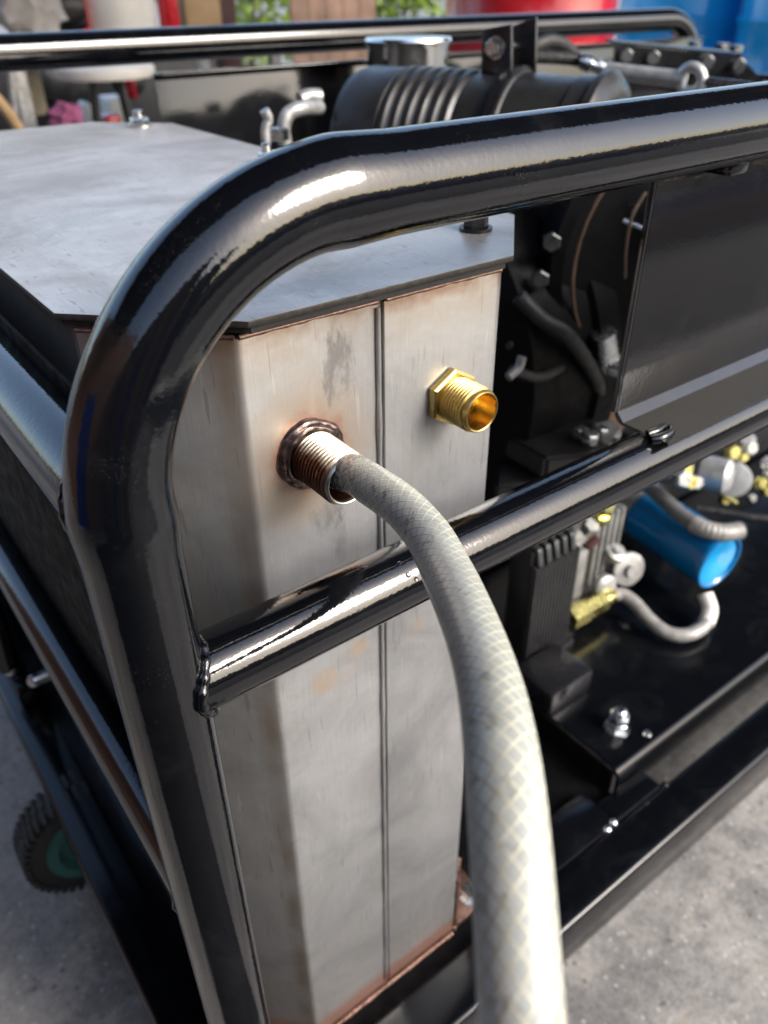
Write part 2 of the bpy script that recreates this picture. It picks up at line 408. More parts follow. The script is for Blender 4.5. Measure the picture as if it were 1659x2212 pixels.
# ================================================================== THE SETTING
GZ = -1.08
g = MB()
g.box(-60, 60, -60, 60, GZ - .3, GZ)
tag(g.build('ground', 'concrete', smooth=0), 'worn grey concrete workshop floor', kind='structure')

rf_ = thing('workshop_canopy', 'dark sheet metal canopy of the open sided workshop above the machine', 'roof', (2, 3, GZ))
mb = MB()
nr = 60
prof = []
for i in range(nr + 1):
    xx = -6 + 18 * i / nr; prof.append((xx, 1.62 + (.03 if i % 2 else 0)))
poly = prof + [(a, b + .01) for a, b in prof[::-1]]
tmp = MB(); tmp.prism(poly, -.12, 2.1, axis='y'); tmp.build('roof_sheet', 'sheetroof', rf_, smooth=0)
for yy in (-.05, .65, 1.3, 2.0): MB().box(-6, 12, yy, yy + .08, 1.50, 1.615).build('beam', 'sheetroof', rf_)
for xx, yy in ((-2.9, -.0), (-2.9, 1.9), (7.5, 0), (7.5, 1.9)): MB().box(xx, xx + .12, yy + .09, yy + .21, GZ, 1.5).build('post', 'maroon', rf_)

wl_ = thing('plastered_wall', 'brown plastered side wall of the workshop left of the machine', 'wall', (-2.2, 2, GZ))
MB().box(-2.35, -2.2, -1.6, 4.1, GZ, 1.48).build('wall_face', 'brick', wl_)
yd = MB().box(-14, 30, -30, -.95, GZ + .001, GZ + .012); yd.build('yard', 'asphalt', smooth=0)['kind'] = 'structure'  # unseen dark ground, added to keep the reflections in the tubes dark
fw = thing('far_wall', 'long low tan wall across the yard', 'wall', (6, -7, GZ))  # unseen wall, added for the tan streak mirrored in the tubes
MB().box(-3, 26, -7.2, -7.0, GZ, .35).build('wall_face', 'tan', fw)
fc2 = thing('blue_container', 'low blue container in front of the far wall across the yard', 'container', (5, -6, GZ))  # unseen block, added for the blue streak mirrored in the tubes
MB().box(2.5, 8.5, -6.6, -5.4, GZ, -.25, .03).build('container_body', 'bluedk', fc2)
ws = thing('brown_barrier', 'brown timber barrier across the yard', 'barrier', (3, -4, GZ))  # unseen board, added for the brown streak mirrored in the tubes
MB().box(1.2, 7, -4.6, -4.4, GZ, -.55, .01).build('board', 'wood', ws)
tag(MB().box(-1.5, .30, -1.4, .16, GZ + .0005, GZ + .014, .003).build('rubber_mat', 'mat'), 'black rubber floor mat in front of the machine frame', 'mat')  # added in place of the photographer's shadow, darkens what the post reflects
nbh = thing('neighbour_shed', 'tall dark shed across the yard at left behind the photographer', 'shed', (-2, -3.6, GZ))  # unseen bulk, added to keep the sky out of the left reflections
MB().box(-7, .6, -4.2, -3.5, GZ, 1.2).build('wall_face', 'sheetroof', nbh)
MB().box(-1.6, -.7, -3.5, -3.47, GZ, .9).build('door', 'brick', nbh)
ap = MB().box(7.2, 17, -7, -3.0, GZ + .013, GZ + .025).build('concrete_apron', 'tan'); ap['kind'] = 'structure'  # unseen pale slab, added for a bright reflection in the side panel
w2 = thing('corner_wall', 'low brown plastered wall of the workshop behind the photographer at left', 'wall', (-1.2, -1.6, GZ))  # unseen, added in place of the photographer to darken the post's reflections
MB().box(-2.199, -.10, -1.75, -1.6, GZ, 1.1).build('wall_face', 'brick', w2)
MB().box(-1.2, -.9, -1.6, -1.57, GZ, .5).build('blue_board', 'bluedk', w2)  # blue and yellow strips added for the colours mirrored in the post
MB().box(-.62, -.58, -1.6, -1.56, GZ, .8).build('yellow_pipe', 'yellow', w2)
MB().box(-2.2, -2.17, .2, 1.2, GZ, .4).build('door', 'bluedk', wl_)

# ================================================================== TUBULAR FRAME
TR = .021; YF = .28; ZT = -.0703; XP = .0755; ZM = -.2826
fr = thing('machine_frame', 'glossy black tubular steel frame with base rails around the power unit', 'frame', (.9, .73, GZ))
def hoop(y, x1):
    RB = .112
    p = lin((x1 - RB, y, ZT), (XP + RB, y, ZT), 60)
    p += arc((XP + RB, ZT - RB), RB, 90, 180, 36, lambda a, b: Vector((a, y, b)))[1:]
    p += lin((XP, y, ZT - RB), (XP, y, -.884), 40)[1:]
    q = [Vector((x1, y, -.884)), Vector((x1, y, ZT - RB))] + arc((x1 - RB, ZT - RB), RB, 0, 90, 20, lambda a, b: Vector((a, y, b)))[1:-1]
    return q + p
XE = 1.72
Ltot = None
def flat(t, L):
    # the bend is a little flattened, with small swells where it starts and ends
    s0 = (.884 - .0703 - .112) + .112 * math.pi / 2 + (XE - XP - .224)
    d = L - s0; Lb = .112 * math.pi / 2
    return 1 + .05 * math.exp(-((d) / .012) ** 2) + .06 * math.exp(-((d - Lb) / .012) ** 2) - (.035 if 0 < d < Lb else 0) * math.sin(max(0, min(1, d / Lb)) * math.pi)
tag(MB().tube(hoop(YF, XE), TR, 56, rf=flat).build('top_rail', 'black', fr, smooth=60), 'front hoop with a wide bend at its left end')
MB().tube(hoop(1.19, XE + .02), TR, 40).build('top_rail', 'black', fr, smooth=60)
MB().tube(lin((XP + .012, YF, ZM), (XE, YF, ZM), 40), .0192, 48).build('middle_rail', 'black', fr, smooth=60)
MB().tube(lin((XP, 1.19, ZM), (XE, 1.19, ZM), 10), .0192, 24).build('middle_rail', 'black', fr, smooth=60)
for zz, rr, nm in ((-.181, .0195, 'end_rail'), (-.468, .0175, 'end_rail')):
    MB().tube(lin((XP, YF + .012, zz), (XP, 1.18, zz), 40), rr, 40).build(nm, 'black', fr, smooth=60)
MB().tube(lin((XE, YF, -.181), (XE, 1.18, -.181), 4), .0195, 24).build('end_rail', 'black', fr, smooth=60)
# weld beads
def bead(path, r, name, mat, parent, amp=.28, step=.0034, seed=1):
    rnd = random.Random(seed)
    L = 0; ph = rnd.random() * 6
    def rf(t, l): return 1 + amp * .4 * math.sin(2 * math.pi * l / step + ph) + .03 * math.sin(l * 900 + ph * 3) + .12 * math.sin(l * 230) + .10 * math.sin(l * 97 + ph)
    return MB().tube(path, r, 12, rf=rf).build(name, mat, parent, smooth=60)
def ring(c, r, n, ax, wob=0.0, a0=0, a1=360, seed=3):
    rnd = random.Random(seed); ph = [rnd.random() * 6 for _ in range(3)]; out = []
    for i in range(n + 1):
        a = R(a0 + (a1 - a0) * i / n); rr = r * (1 + wob * (math.sin(3 * a + ph[0]) + .6 * math.sin(7 * a + ph[1])))
        u, v = math.cos(a) * rr, math.sin(a) * rr
        out.append(Vector(c) + {'x': Vector((0, u, v)), 'y': Vector((u, 0, v)), 'z': Vector((u, v, 0))}[ax])
    return out
# saddle weld of middle rail on the post: ring on the cylinder of the post
pts = []
for i in range(97):
    a = 2 * math.pi * i / 96; yy = .0195 * math.cos(a); zz = .0195 * math.sin(a)
    pts.append(Vector((XP + math.sqrt(max(0, .0222 ** 2 - yy * yy)), YF + yy, ZM + zz)))
bead(pts, .0026, 'weld_bead', 'weldpaint', fr, .3, .0075, 4)
for zz, rr in ((-.181, .0195), (-.468, .0175)):
    pts = []
    for i in range(97):
        a = 2 * math.pi * i / 96; xx = rr * math.cos(a); z2 = rr * math.sin(a)
        pts.append(Vector((XP + xx, YF + math.sqrt(max(0, .0218 ** 2 - xx * xx)), zz + z2)))
    bead(pts, .0026, 'weld_bead', 'weldpaint', fr, .2, .006, 5)
bead([Vector((XP + .0225 * math.cos(R(a)), YF + .0225 * math.sin(R(a)), -.880)) for a in range(-180, 181, 4)], .004, 'weld_bead', 'weldpaint', fr, .2, .006, 6)

# black sheet added for the shade between the two end rails, and skirt below the lower one
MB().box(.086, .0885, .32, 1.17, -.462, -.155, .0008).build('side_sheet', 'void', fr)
MB().box(.086, .0885, .30, 1.17, -.884, -.470, .0008).build('side_skirt', 'panel', fr)
# base rails
MB().box(.040, XE + .05, .262, .317, -.948, -.882, .006, 3).build('base_rail', 'tray', fr)
MB().box(.060, XE + .03, .272, .317, -1.003, -.9483, .003, 2).build('base_rail', 'tray', fr)
MB().box(.038, .090, .3175, 1.19, -.948, -.8835, .006, 3).build('base_rail', 'tray', fr)
MB().box(.040, XE + .05, 1.1905, 1.245, -.948, -.882, .006, 3).build('base_rail', 'tray', fr)
# engine tray with folded front lip and the black pan under the tank, added for the shade beside it
ty = .352
poly = [(ty, -.905), (ty, -.866)] + [(ty + .011 - .011 * math.cos(R(a)), -.866 + .011 * math.sin(R(a))) for a in range(10, 91, 10)] + [(1.188, -.855), (1.188, -.859), (ty + .012, -.859), (ty + .004, -.868), (ty + .004, -.905)]
MB().prism(poly, .640, XE, axis='x').build('engine_tray', 'tray', fr)
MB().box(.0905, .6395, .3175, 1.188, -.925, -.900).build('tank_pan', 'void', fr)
MB().box(.6360, .6395, .36, 1.18, -.8995, -.8600).build('pan_side', 'void', fr)  # added black plate that keeps the gap under the tray dark
MB().box(.600, .690, .3175, .3515, -.925, -.884, .003).build('cross_member', 'tray', fr)
MB().box(.46, .6, .3175, .375, -.8995, -.884, .002).build('cross_member', 'tray', fr)
# tray rail edge: small chip and weld drops
for i, q in enumerate(((1312, 1790), (1325, 1775), (1395, 1735), (1437, 1695))):
    p = at(q[0], q[1], 'z', -.884); mb = MB(); mb.lathe(p + Vector((0, 0, -.004)), (0, 0, 1), [(0, .0065), (.003, .006), (.006, .003), (.007, 0)], 14); mb.build('weld_spot', 'zinc' if i < 2 else 'tray', fr)

# front side panel with flange
pn = [(.430, 0)]
pz = -.259
MB().box(  .4355, XE - .03, .3060, .3085, pz, -.084, .0008).build('side_panel', 'panel', fr)
MB().box(.4325, .4352, .3060, .3095, pz + .004, -.086, .0006).build('panel_return', 'panel', fr)
poly = [(.262, pz - .0045), (.300, pz - .0045)] + [(.300 + .0085 * math.sin(R(a)), pz + .004 - .0085 * math.cos(R(a))) for a in (20, 45, 70, 90)] + [(.306, pz + .004), (.300, pz - .002), (.262, pz - .002)]
MB().prism(poly, .4355, XE - .03, axis='x').build('panel_flange', 'panel', fr)
c = at(1425, 930, 'z', pz); bead([c + Vector((-.011, -.002, -.003)), c + Vector((-.007, -.005, -.002)), c + Vector((-.002, -.006, -.001)), c + Vector((.003, -.0055, -.001)), c + Vector((.008, -.004, -.001)), c + Vector((.010, -.001, 0))], .0030, 'weld_bead', 'weldpaint', fr, .15, .007, 8)
bead([c + Vector((-.009, .003, -.001)), c + Vector((-.003, .001, 0)), c + Vector((.003, .0015, 0)), c + Vector((.009, .003, -.001))], .0028, 'weld_bead', 'weldpaint', fr, .15, .007, 9)
c = Vector((.500, .296, -.0905)); bead(lin(c + Vector((-.02, 0, 0)), c + Vector((.03, 0, .001)), 24), .0045, 'weld_bead', 'weldpaint', fr, .25, .006, 10)
MB().box(.478, .497, .285, .306, -.101, -.0895, .002).build('weld_tab', 'panel', fr)
# far side panel
MB().box(.485, XE - .03, 1.163, 1.166, -.40, -.1035, .0008).build('side_panel', 'panel', fr)
MB().box(.485, XE - .03, 1.135, 1.166, -.1032, -.1002, .001).build('panel_flange', 'panel', fr)

# plate bolts on the tray
def stud(px, py, r=.014, zz=-.855, name='tray_bolt', parent=fr, h=.02):
    p = at(px, py, 'z', zz)
    mb = MB(); mb.lathe(p, (0, 0, 1), [(0, 0), (0, r * 1.25), (.003, r * 1.22), (.003, .006)], 28); mb.hexhead(p + Vector((0, 0, .003)), (0, 0, 1), r * 1.75, .011); mb.lathe(p + Vector((0, 0, .014)), (0, 0, 1), [(0, r * .62), (h, r * .62), (h + .002, r * .45), (h + .002, 0)], 20)
    mb.hexhead(p + Vector((0, 0, .016)), (0, 0, 1), r * 1.75, .010)
    return mb.build(name, 'zinc', parent)
stud(1332, 1572)
MB().lathe(at(1398, 1585, 'z', -.855), (0, 0, 1), [(0, .006), (.003, .004), (.004, 0)], 14).build('tray_screw', 'zinc', fr)

# pull handle and its hinge at the back left corner
a0 = at(58, 1452, 'z', -.86); 
MB().box(-.030, .030, -.045, .045, -.018, .018, .004, at_=a0 + Vector((.005, .0, -.004))).build('handle_hinge', 'tray', fr)
a1 = at(22, 1440, 'z', -.84); d1 = at(-35, 1270, 'z', -.70) - a1
MB().tube(lin(a1, a1 + d1 * 1.6, 8), .017, 20).build('pull_handle', 'tray', fr)
for q in ((22, 1446), (76, 1425), (75, 1470)):
    p = at(q[0], q[1], 'z', -.838); mb = MB(); mb.lathe(p, FW * -1, [(-.01, .011), (.002, .011), (.006, .008), (.008, 0)], 20); mb.build('hinge_bolt', 'zinc', fr)

# wheels under the frame, axles along the short side
def wheel(cx, cy, z, r=.092, wd=.05):
    mb = MB(); n = 46
    pr = [(-wd / 2, r * .60), (-wd / 2, r * .80), (-wd / 2 * .85, r * .93), (-wd / 4, r * .97), (0, r * .975), (wd / 4, r * .97), (wd / 2 * .85, r * .93), (wd / 2, r * .80), (wd / 2, r * .60)]
    mb.lathe((cx, cy, z), (0, 1, 0), pr, 72)
    for i in range(n):
        for sgn in (-1, 1):
            a = 2 * math.pi * (i + (.5 if sgn > 0 else 0)) / n
            rot = Matrix.Rotation(a, 4, 'Y')
            mb.box(-.0034, .0034, 0, wd * .52, r * .90, r * .995, .001, 1, rot=rot, at_=Vector((cx, cy + (0 if sgn > 0 else -wd * .52), z)))
    wh = mb.build('wheel', 'rubber', fr)
    h = MB(); h.lathe((cx, cy, z), (0, 1, 0), [(-wd * .50, r * .68), (-wd * .56, r * .67), (-wd * .56, r * .52), (-wd * .30, r * .46), (-wd * .22, r * .24), (-wd * .5, r * .2), (-wd * .5, 0)], 48)
    h.lathe((cx, cy, z), (0, 1, 0), [(wd * .5, r * .62), (wd * .5, r * .5), (wd * .3, r * .3), (wd * .5, 0)], 32)
    ho = h.build('hub', 'teal', wh)
    return wh
wheel(.070, .79, -.974)
wheel(1.55, .79, -.974)
MB().tube([(.060, .80, -.985), (.060, 1.0, -.985)], .012, 16).build('axle', 'zinc', fr)
MB().box(.050, .088, .815, .90, -1.0, -.9485, .003).build('axle_bracket', 'tray', fr)

# ================================================================== TANK
tk = thing('coolant_tank', 'bare stainless steel welded tank with bolted lid inside the black frame', 'tank', (.26, .7, -.900))
LX0, LX1, LY0, LY1 = .1000, .4245, .3400, 1.055
def octo(x0, x1, y0, y1, c): return [(x0 + c, y0), (x1 - c, y0), (x1, y0 + c), (x1, y1 - c), (x1 - c, y1), (x0 + c, y1), (x0, y1 - c), (x0, y0 + c)]
MB().prism(octo(LX0 + .0085, LX1 - .0085, LY0 + .0085, LY1 - .0085, .0700), -.899, -.1465).build('tank_body', 'sheet', tk, smooth=20)
MB().prism(octo(LX0, LX1, LY0, LY1, .0715), -.1415, -.1380, .0005).build('lid', 'lid', tk, smooth=20)
lo_ = bpy.data.objects['lid']; lo_.data.materials.append(M['edge'])
for f_ in lo_.data.polygons:
    if abs(f_.normal.z) < .6: f_.material_index = 1
MB().prism(octo(LX0 + .0035, LX1 - .0035, LY0 + .0035, LY1 - .0035, .0710), -.1460, -.1417).build('gasket', 'rubber', tk, smooth=20)
def sheet(path, th, z0, z1, rad=.0055):
    P = [Vector(p) for p in path]; cl = [P[0]]
    for i in range(1, len(P) - 1):
        a = (P[i - 1] - P[i]).normalized(); b = (P[i + 1] - P[i]).normalized(); t = rad * .5
        A = P[i] + a * t; B = P[i] + b * t
        for k in range(9):
            u = k / 8; cl.append(A * (1 - u) ** 2 + P[i] * 2 * u * (1 - u) + B * u * u)
    cl.append(P[-1]); off = []
    for i, p in enumerate(cl):
        d = (cl[min(i + 1, len(cl) - 1)] - cl[max(i - 1, 0)]).normalized(); n = Vector((-d.y, d.x)); off.append(p + n * th)
    poly = [(p.x, p.y) for p in cl] + [(p.x, p.y) for p in off[::-1]]
    return MB().prism(poly, z0, z1, .0007)
sheet([(.1065, .4060), (.1665, .3455), (.2548, .3455)], .003, -.897, -.1478).build('front_sheet', 'sheet', tk, smooth=40)
sheet([(.2592, .3458), (.3490, .3455), (.4155, .4120)], .003, -.897, -.1478).build('front_sheet', 'sheet', tk, smooth=40)
# folded lip along the seam, its bright raised edge
MB().tube(lin((.2540, .3446, -.889), (.2540, .3446, -.150), 40), .0017, 10, rf=lambda t, l: 1 + .15 * math.sin(l * 210) + .1 * math.sin(l * 77)).build('seam_edge', 'sheet', tk)
bead(lin((.1700, .3432, -.8985), (.3470, .3432, -.8985), 260), .0027, 'weld_bead', 'copper', tk, .10, .006, 11)
bead(lin((.1080, .4040, -.8985), (.1660, .3435, -.8985), 120), .0027, 'weld_bead', 'copper', tk, .22, .006, 12)
bead(lin((.3500, .3440, -.8985), (.4140, .4080, -.8985), 120), .0027, 'weld_bead', 'copper', tk, .22, .006, 12)
bead(lin((.3530, .3475, -.890), (.3530, .3475, -.800), 120), .0034, 'weld_bead', 'copper', tk, .3, .007, 13)
for s0, s1, sd_ in (((.168, .3450, -.1470), (.254, .3450, -.1470), 14), ((.260, .3450, -.1470), (.348, .3450, -.1470), 15), ((.166, .3465, -.1470), (.107, .406, -.1470), 16)):
    bead(lin(s0, s1, 120), .0011, 'weld_bead', 'copper', tk, .3, .012, sd_)
MB().box(.356, .405, .345, .392, -.8985, -.892, .001).build('foot_bracket', 'copper', tk)
mb = MB(); p = at(1015, 1928, 'z', -.885); mb.lathe(p, (0, 0, 1), [(-.008, 0), (-.008, .013), (-.004, .013), (-.004, .006)], 24); mb.hexhead(p + Vector((0, 0, -.004)), (0, 0, 1), .019, .010); mb.build('foot_bolt', 'zinc', tk)
def lidbolt(x, y, mat, r=.0085):
    p = Vector((x, y, -.1379)); mb = MB()
    mb.lathe(p, (0, 0, 1), [(0, 0), (0, r * 1.3), (.002, r * 1.3), (.002, r)], 28); mb.hexhead(p + Vector((0, 0, .002)), (0, 0, 1), r * 1.7, .008, cham=.2); mb.lathe(p + Vector((0, 0, .010)), (0, 0, 1), [(0, r * .55), (.006, r * .55), (.007, r * .4), (.007, 0)], 16)
    return mb.build('lid_bolt', mat, tk)
lidbolt(.375, .398, 'blackmatt'); lidbolt(.385, .985, 'zinc', .011); lidbolt(.385, .69, 'zinc'); lidbolt(.135, .985, 'zinc')
# welded steel nipple
NX, NZ = .205, -.226
def threaded(x, z, y0, y1, ro, ri, pitch, depth, lead=.002, plain=.0):
    prof = [(0, ro - depth * .5)]; d = plain
    prof.append((plain, ro - depth * .5))
    L = y0 - y1
    while d + pitch < L - lead:
        prof += [(d, ro - depth), (d + pitch * .32, ro - depth * .1), (d + pitch * .62, ro), (d + pitch * .70, ro), (d + pitch * .98, ro - depth)]; d += pitch
    prof += [(L - lead, ro - depth * .6), (L - .0004, ro - depth * 1.1), (L, ro - depth * 1.4), (L, ri + .0005), (L - .0005, ri), (.0, ri), (0, ro * .3)]
    return MB().lathe((x, y0, z), (0, -1, 0), prof, 72)
np_ = threaded(NX, NZ, .3480, .3060, .0158, .0129, .0029, .0015, plain=.007).build('pipe_nipple', 'nipple', tk, smooth=30)
pts = ring((NX, .3457, NZ), .0190, 240, 'y', .02)
bead(pts, .0036, 'weld_bead', 'weldgrey', tk, .03, .0065, 17)
pts = ring((NX, .3428, NZ), .0168, 240, 'y', .03, seed=9)
bead(pts, .0020, 'weld_bead', 'weldgrey', tk, .03, .005, 18)
# brass bushing
bf = thing('brass_fitting', 'bright new brass threaded hex fitting, open ended, screwed in the tank right of the hose', 'pipe fitting', (.3095, .344, -.2195))
BX, BZ = .3095, -.2195
mb = MB(); af = .0335; r6 = af / math.sqrt(3)
o = Vector((BX, .3452, BZ))
tmp = bmesh.new(); mm = MB(); mm.lathe(o, (0, -1, 0), [(0, .0140), (0, r6 * .93), (.0010, r6), (.0056, r6), (.0066, r6 * .90), (.0066, .0140)], 6)
mm.build('hex_collar', 'brass', bf, smooth=25)
threaded(BX, BZ, .3390, .3135, .0148, .0120, .0025, .0014, lead=.0022, plain=.0012).build('threaded_neck', 'brass', bf, smooth=30)

# ================================================================== HOSE
hs = [at(x, y, 'y', 0.3) for x, y in ()]
raw = [(741, 1012, .440), (768, 1026, .424), (800, 1046, .408), (868, 1094, .383), (925, 1158, .360), (966, 1236, .335), (1008, 1330, .300), (1042, 1425, .270), (1066, 1520, .248), (1086, 1650, .226), (1100, 1800, .211), (1114, 2000, .198), (1127, 2212, .190), (1138, 2500, .186), (1140, 2900, .19)]
def pd(x, y, d): return (FW + RT * ((x - CX) / F_PX) - UP * ((y - CY) / F_PX)) * d
path = [Vector((NX + .001, .330, NZ + .001)), Vector((NX + .001, .318, NZ + .001))] + [pd(*q) for q in raw[1:]]
ho = MB().tube(spline(path, 14), .0108, 64, rf=lambda t, l: 1 + .02 * math.sin(l * 55) - .02 * math.exp(-((l - .03) / .02) ** 2)).build('braided_hose', hose_mat(), smooth=60)
tag(ho, 'translucent white braided plastic hose with brown dirt inside, pushed in the tank nipple', 'hose')
# water drops on the middle rail
def on_rail(x, ang, r=.0192): return Vector((x, YF - math.cos(R(ang)) * r, ZM + math.sin(R(ang)) * r)), Vector((0, -math.cos(R(ang)), math.sin(R(ang))))
gl = NT('water_drop'); gl.P(base=(1, 1, 1), rough=.02, trans=1.0, ior=1.33); M['water'] = gl.m
for i, (px, py, rr) in enumerate(((863, 1218, .0013), (882, 1243, .0016), (899, 1251, .0014))):
    best = min(((at(px, py, 'y', YF - math.cos(R(a)) * .0192) - Vector((0, YF - math.cos(R(a)) * .0192, ZM + math.sin(R(a)) * .0192))) for a in range(0, 80, 2)), key=lambda v: abs(v.z))
    X = best.x
    aa = min(range(0, 80, 2), key=lambda a: abs(at(px, py, 'y', YF - math.cos(R(a)) * .0192).z - (ZM + math.sin(R(a)) * .0192)))
    p, nn = on_rail(X, aa)
    d = MB(); d.lathe(p - nn * .0001, nn, [(0, rr), (rr * .35, rr * .92), (rr * .62, rr * .65), (rr * .78, rr * .3), (rr * .82, 0)], 18)
    tag(d.build('water_drop', 'water'), ['topmost water drop on the middle rail left of the hose', 'round water drop on the rail, middle of three beside the hose', 'water drop on the rail that almost touches the hose'][i], 'water drop', 'water drops on the middle rail')

exec_parts = True
# ================================================================== AIR CLEANER
M['filterp'] = simple('air_filter_plastic', (.022, .022, .022), .33, 0, .3, 30, bump=.05)
ac = thing('air_filter', 'fat black ribbed air filter canister lying behind the top rail', 'air filter', (.74, .82, -.29))
A = Vector((.805, .69, -.190)); B = Vector((.690, .965, -.187)); ax = (B - A).normalized(); L = (B - A).length; r0 = .100
A0 = A.copy(); A = A - ax * .045; SH = .045; L += SH
prof = [(0, 0), (0, r0 * .80), (.004, r0 * .98), (.012, r0 * 1.06), (.02, r0 * 1.06), (.024, r0)]
d = .045
prof += [(.045, r0), (.047, r0 * .97), (.07 + SH, r0 * .985), (.072 + SH, r0 * 1.02), (.088 + SH, r0 * 1.02), (.09 + SH, r0 * .95), (.125 + SH, r0 * .95)]
d = .13 + SH
for i in range(6): prof += [(d, r0 * .95), (d + .004, r0 * .99), (d + .010, r0 * .99), (d + .0145, r0 * .94)]; d += .0165
prof += [(d, r0 * .97), (L - .018, r0 * .97), (L - .004, r0 * .93), (L, r0 * .80), (L, 0)]
MB().lathe(A, ax, prof, 96).build('canister', 'filterp', ac, smooth=35)
MB().lathe(A, -ax, [(0, 0), (0, .078), (.012, .074), (.05, .070), (.12, .064), (.12, 0)], 64).build('outlet_neck', 'filterp', ac)
MB().lathe(A, ax, [(.074 + SH, r0 * 1.025), (.074 + SH, r0 * 1.05), (.086 + SH, r0 * 1.05), (.086 + SH, r0 * 1.025)], 96).build('clamp_band', 'paintblack', ac)
# bracket of two plates with a bolt
mc = A0 + ax * .10 + Vector((0, 0, r0 * .95))
for dx, q in ((-.008, 0), (.032, 1)):
    c = mc + Vector((dx, -.03 * q * 0 + .0, 0))
    mb = MB(); mb.prism([(-.024, -.035), (.020, -.035), (.024, .046), (-.016, .052 + .006 * q)], -.002, .002, .0006, axis='x')
    bmesh.ops.transform(mb.bm, matrix=Matrix.Translation(c) @ Matrix.Rotation(R(14), 4, 'Z'), verts=mb.bm.verts)
    mb.build('mounting_plate', 'paintblack', ac)
bc = mc + Vector((-.012, 0, .028))
mb = MB(); mb.lathe(bc, (-1, -.2, 0), [(-.058, .005), (0, .005), (0, .012), (.002, .012), (.002, .006)], 24); mb.hexhead(bc + Vector((-.002, 0, 0)), (-1, -.2, 0), .017, .009); mb.build('plate_bolt', 'zinc', ac)
mb = MB(); mb.hexhead(bc + Vector((.049, .01, 0)), (1, .2, 0), .016, .009); mb.build('plate_nut', 'zinc', ac)

# chrome cap behind
cp = thing('metal_cap', 'polished round metal cap with small holes standing behind the air filter', 'cap', (.82, 1.035, -.2))
c = Vector((.795 * 1.03, 1.03, 0))
MB().lathe((c.x, c.y, -.30), (0, 0, 1), [(0, .0), (0, .058), (.221, .058), (.226, .061), (.230, .0625), (.2335, .061), (.2340, .057), (.2335, 0)], 64).build('cap_shell', 'polished', cp)
for a in (-118, -160, -60): 
    u = Vector((math.cos(R(a)), math.sin(R(a)), 0)); MB().lathe(c + u * .0585 + Vector((0, 0, -.095)), u, [(-.002, .005), (.0006, .005), (.0008, .0), ], 16).build('hole', 'rubber', cp)

# pale bent pipes left of the air filter
gp = MB(); gp.tube(spline([at(575, 318, 'y', .80), at(574, 280, 'y', .80), at(580, 258, 'y', .80), at(571, 238, 'y', .80)], 8), .0052, 16)
tag(gp.build('bent_pin', 'castalu'), 'short pale wavy rod standing behind the tank lid', 'rod')
gp = MB(); gp.tube(spline([at(617, 312, 'y', .86), at(613, 280, 'y', .86), at(622, 248, 'y', .86), at(650, 234, 'y', .86), at(690, 232, 'y', .88)], 10), .008, 18)
tag(gp.build('bent_pipe', 'castalu'), 'pale metal pipe bent over at the left end of the air filter', 'pipe')
gp = MB(); gp.tube(spline([at(648, 216, 'y', .95), at(665, 208, 'y', .95), at(690, 208, 'y', .95)], 8), .009, 18)
tag(gp.build('pipe_stub', 'castalu'), 'short pale pipe stub just above the bent pipe', 'pipe')
mb = MB(); p = at(600, 302, 'y', .84); mb.hexhead(p, (0, 0, 1), .022, .012); tag(mb.build('hex_nut', 'zinc'), 'shiny nut between the wavy rod and the bent pipe', 'nut')

# ================================================================== LINKAGE AT THE TOP RIGHT
br = thing('bolted_bracket', 'black angle bracket with four bolts behind the right end of the top rail', 'bracket', at(1500, 180, 'y', .95))
Yb = .98
q = [at(1330, 96, 'y', Yb), at(1600, 122, 'y', Yb - .13), at(1662, 190, 'y', Yb - .16), at(1650, 240, 'y', Yb - .16), at(1320, 175, 'y', Yb)]
mb = MB(); bm = mb.bm; off = Vector((.004, .006, 0))
lo = [bm.verts.new(p) for p in q]; hi = [bm.verts.new(p + off) for p in q]; bm.faces.new(lo); bm.faces.new(hi[::-1])
for i in range(5): bm.faces.new((lo[i], lo[(i + 1) % 5], hi[(i + 1) % 5], hi[i]))
mb.build('bracket_plate', 'paintblack', br)
mb = MB(); bm = mb.bm; q2 = [q[0], q[1], q[1] + Vector((.03, .05, .002)), q[0] + Vector((.03, .05, .002))]
lo = [bm.verts.new(p + Vector((0, 0, .001))) for p in q2]; hi = [bm.verts.new(p + Vector((0, 0, .004))) for p in q2]; bm.faces.new(lo[::-1]); bm.faces.new(hi)
for i in range(4): bm.faces.new((lo[i], lo[(i + 1) % 4], hi[(i + 1) % 4], hi[i]))
mb.build('bracket_flange', 'paintblack', br)
nb = (q[1] - q[0]).cross(Vector((0, 0, 1))).normalized()
if nb.y > 0: nb = -nb
for (px, py, f) in ((1350, 120, .06), (1408, 124, .28), (1524, 133, .72), (1592, 140, .97)):
    p = q[0].lerp(q[1], f); t_ = at(px, py, 'y', p.y); mb = MB(); mb.lathe(t_, nb, [(-.004, .014), (.003, .014), (.003, .008)], 20); mb.hexhead(t_ + nb * .003, nb, .020, .009); mb.build('bracket_bolt', 'duskzinc', br)
rd = thing('steel_rod', 'short silver rod ending in a ring bolt below the bolted bracket', 'rod', at(1400, 165, 'y', .86))
a_, b_ = at(1308, 152, 'y', .92), at(1480, 172, 'y', .80)
MB().tube([a_, a_.lerp(b_, .5), b_], .0115, 20).build('rod_body', 'satin', rd)
cc = at(1493, 172, 'y', .79); dirv = (b_ - a_).normalized()
rr = [cc + (Vector((0, 0, 1)) * math.cos(R(a)) + dirv * math.sin(R(a))) * .0165 for a in range(0, 360, 15)]
MB().tube(rr, .0075, 14, closed=True).build('ring_eye', 'satin', rd)
MB().tube([cc + dirv * .018, cc + dirv * .09], .006, 12).build('rod_end', 'zinc', rd)
cb = spline([at(1150, 122, 'y', .97), at(1200, 124, 'y', .97), at(1250, 130, 'y', .96), at(1300, 148, 'y', .94)], 30)
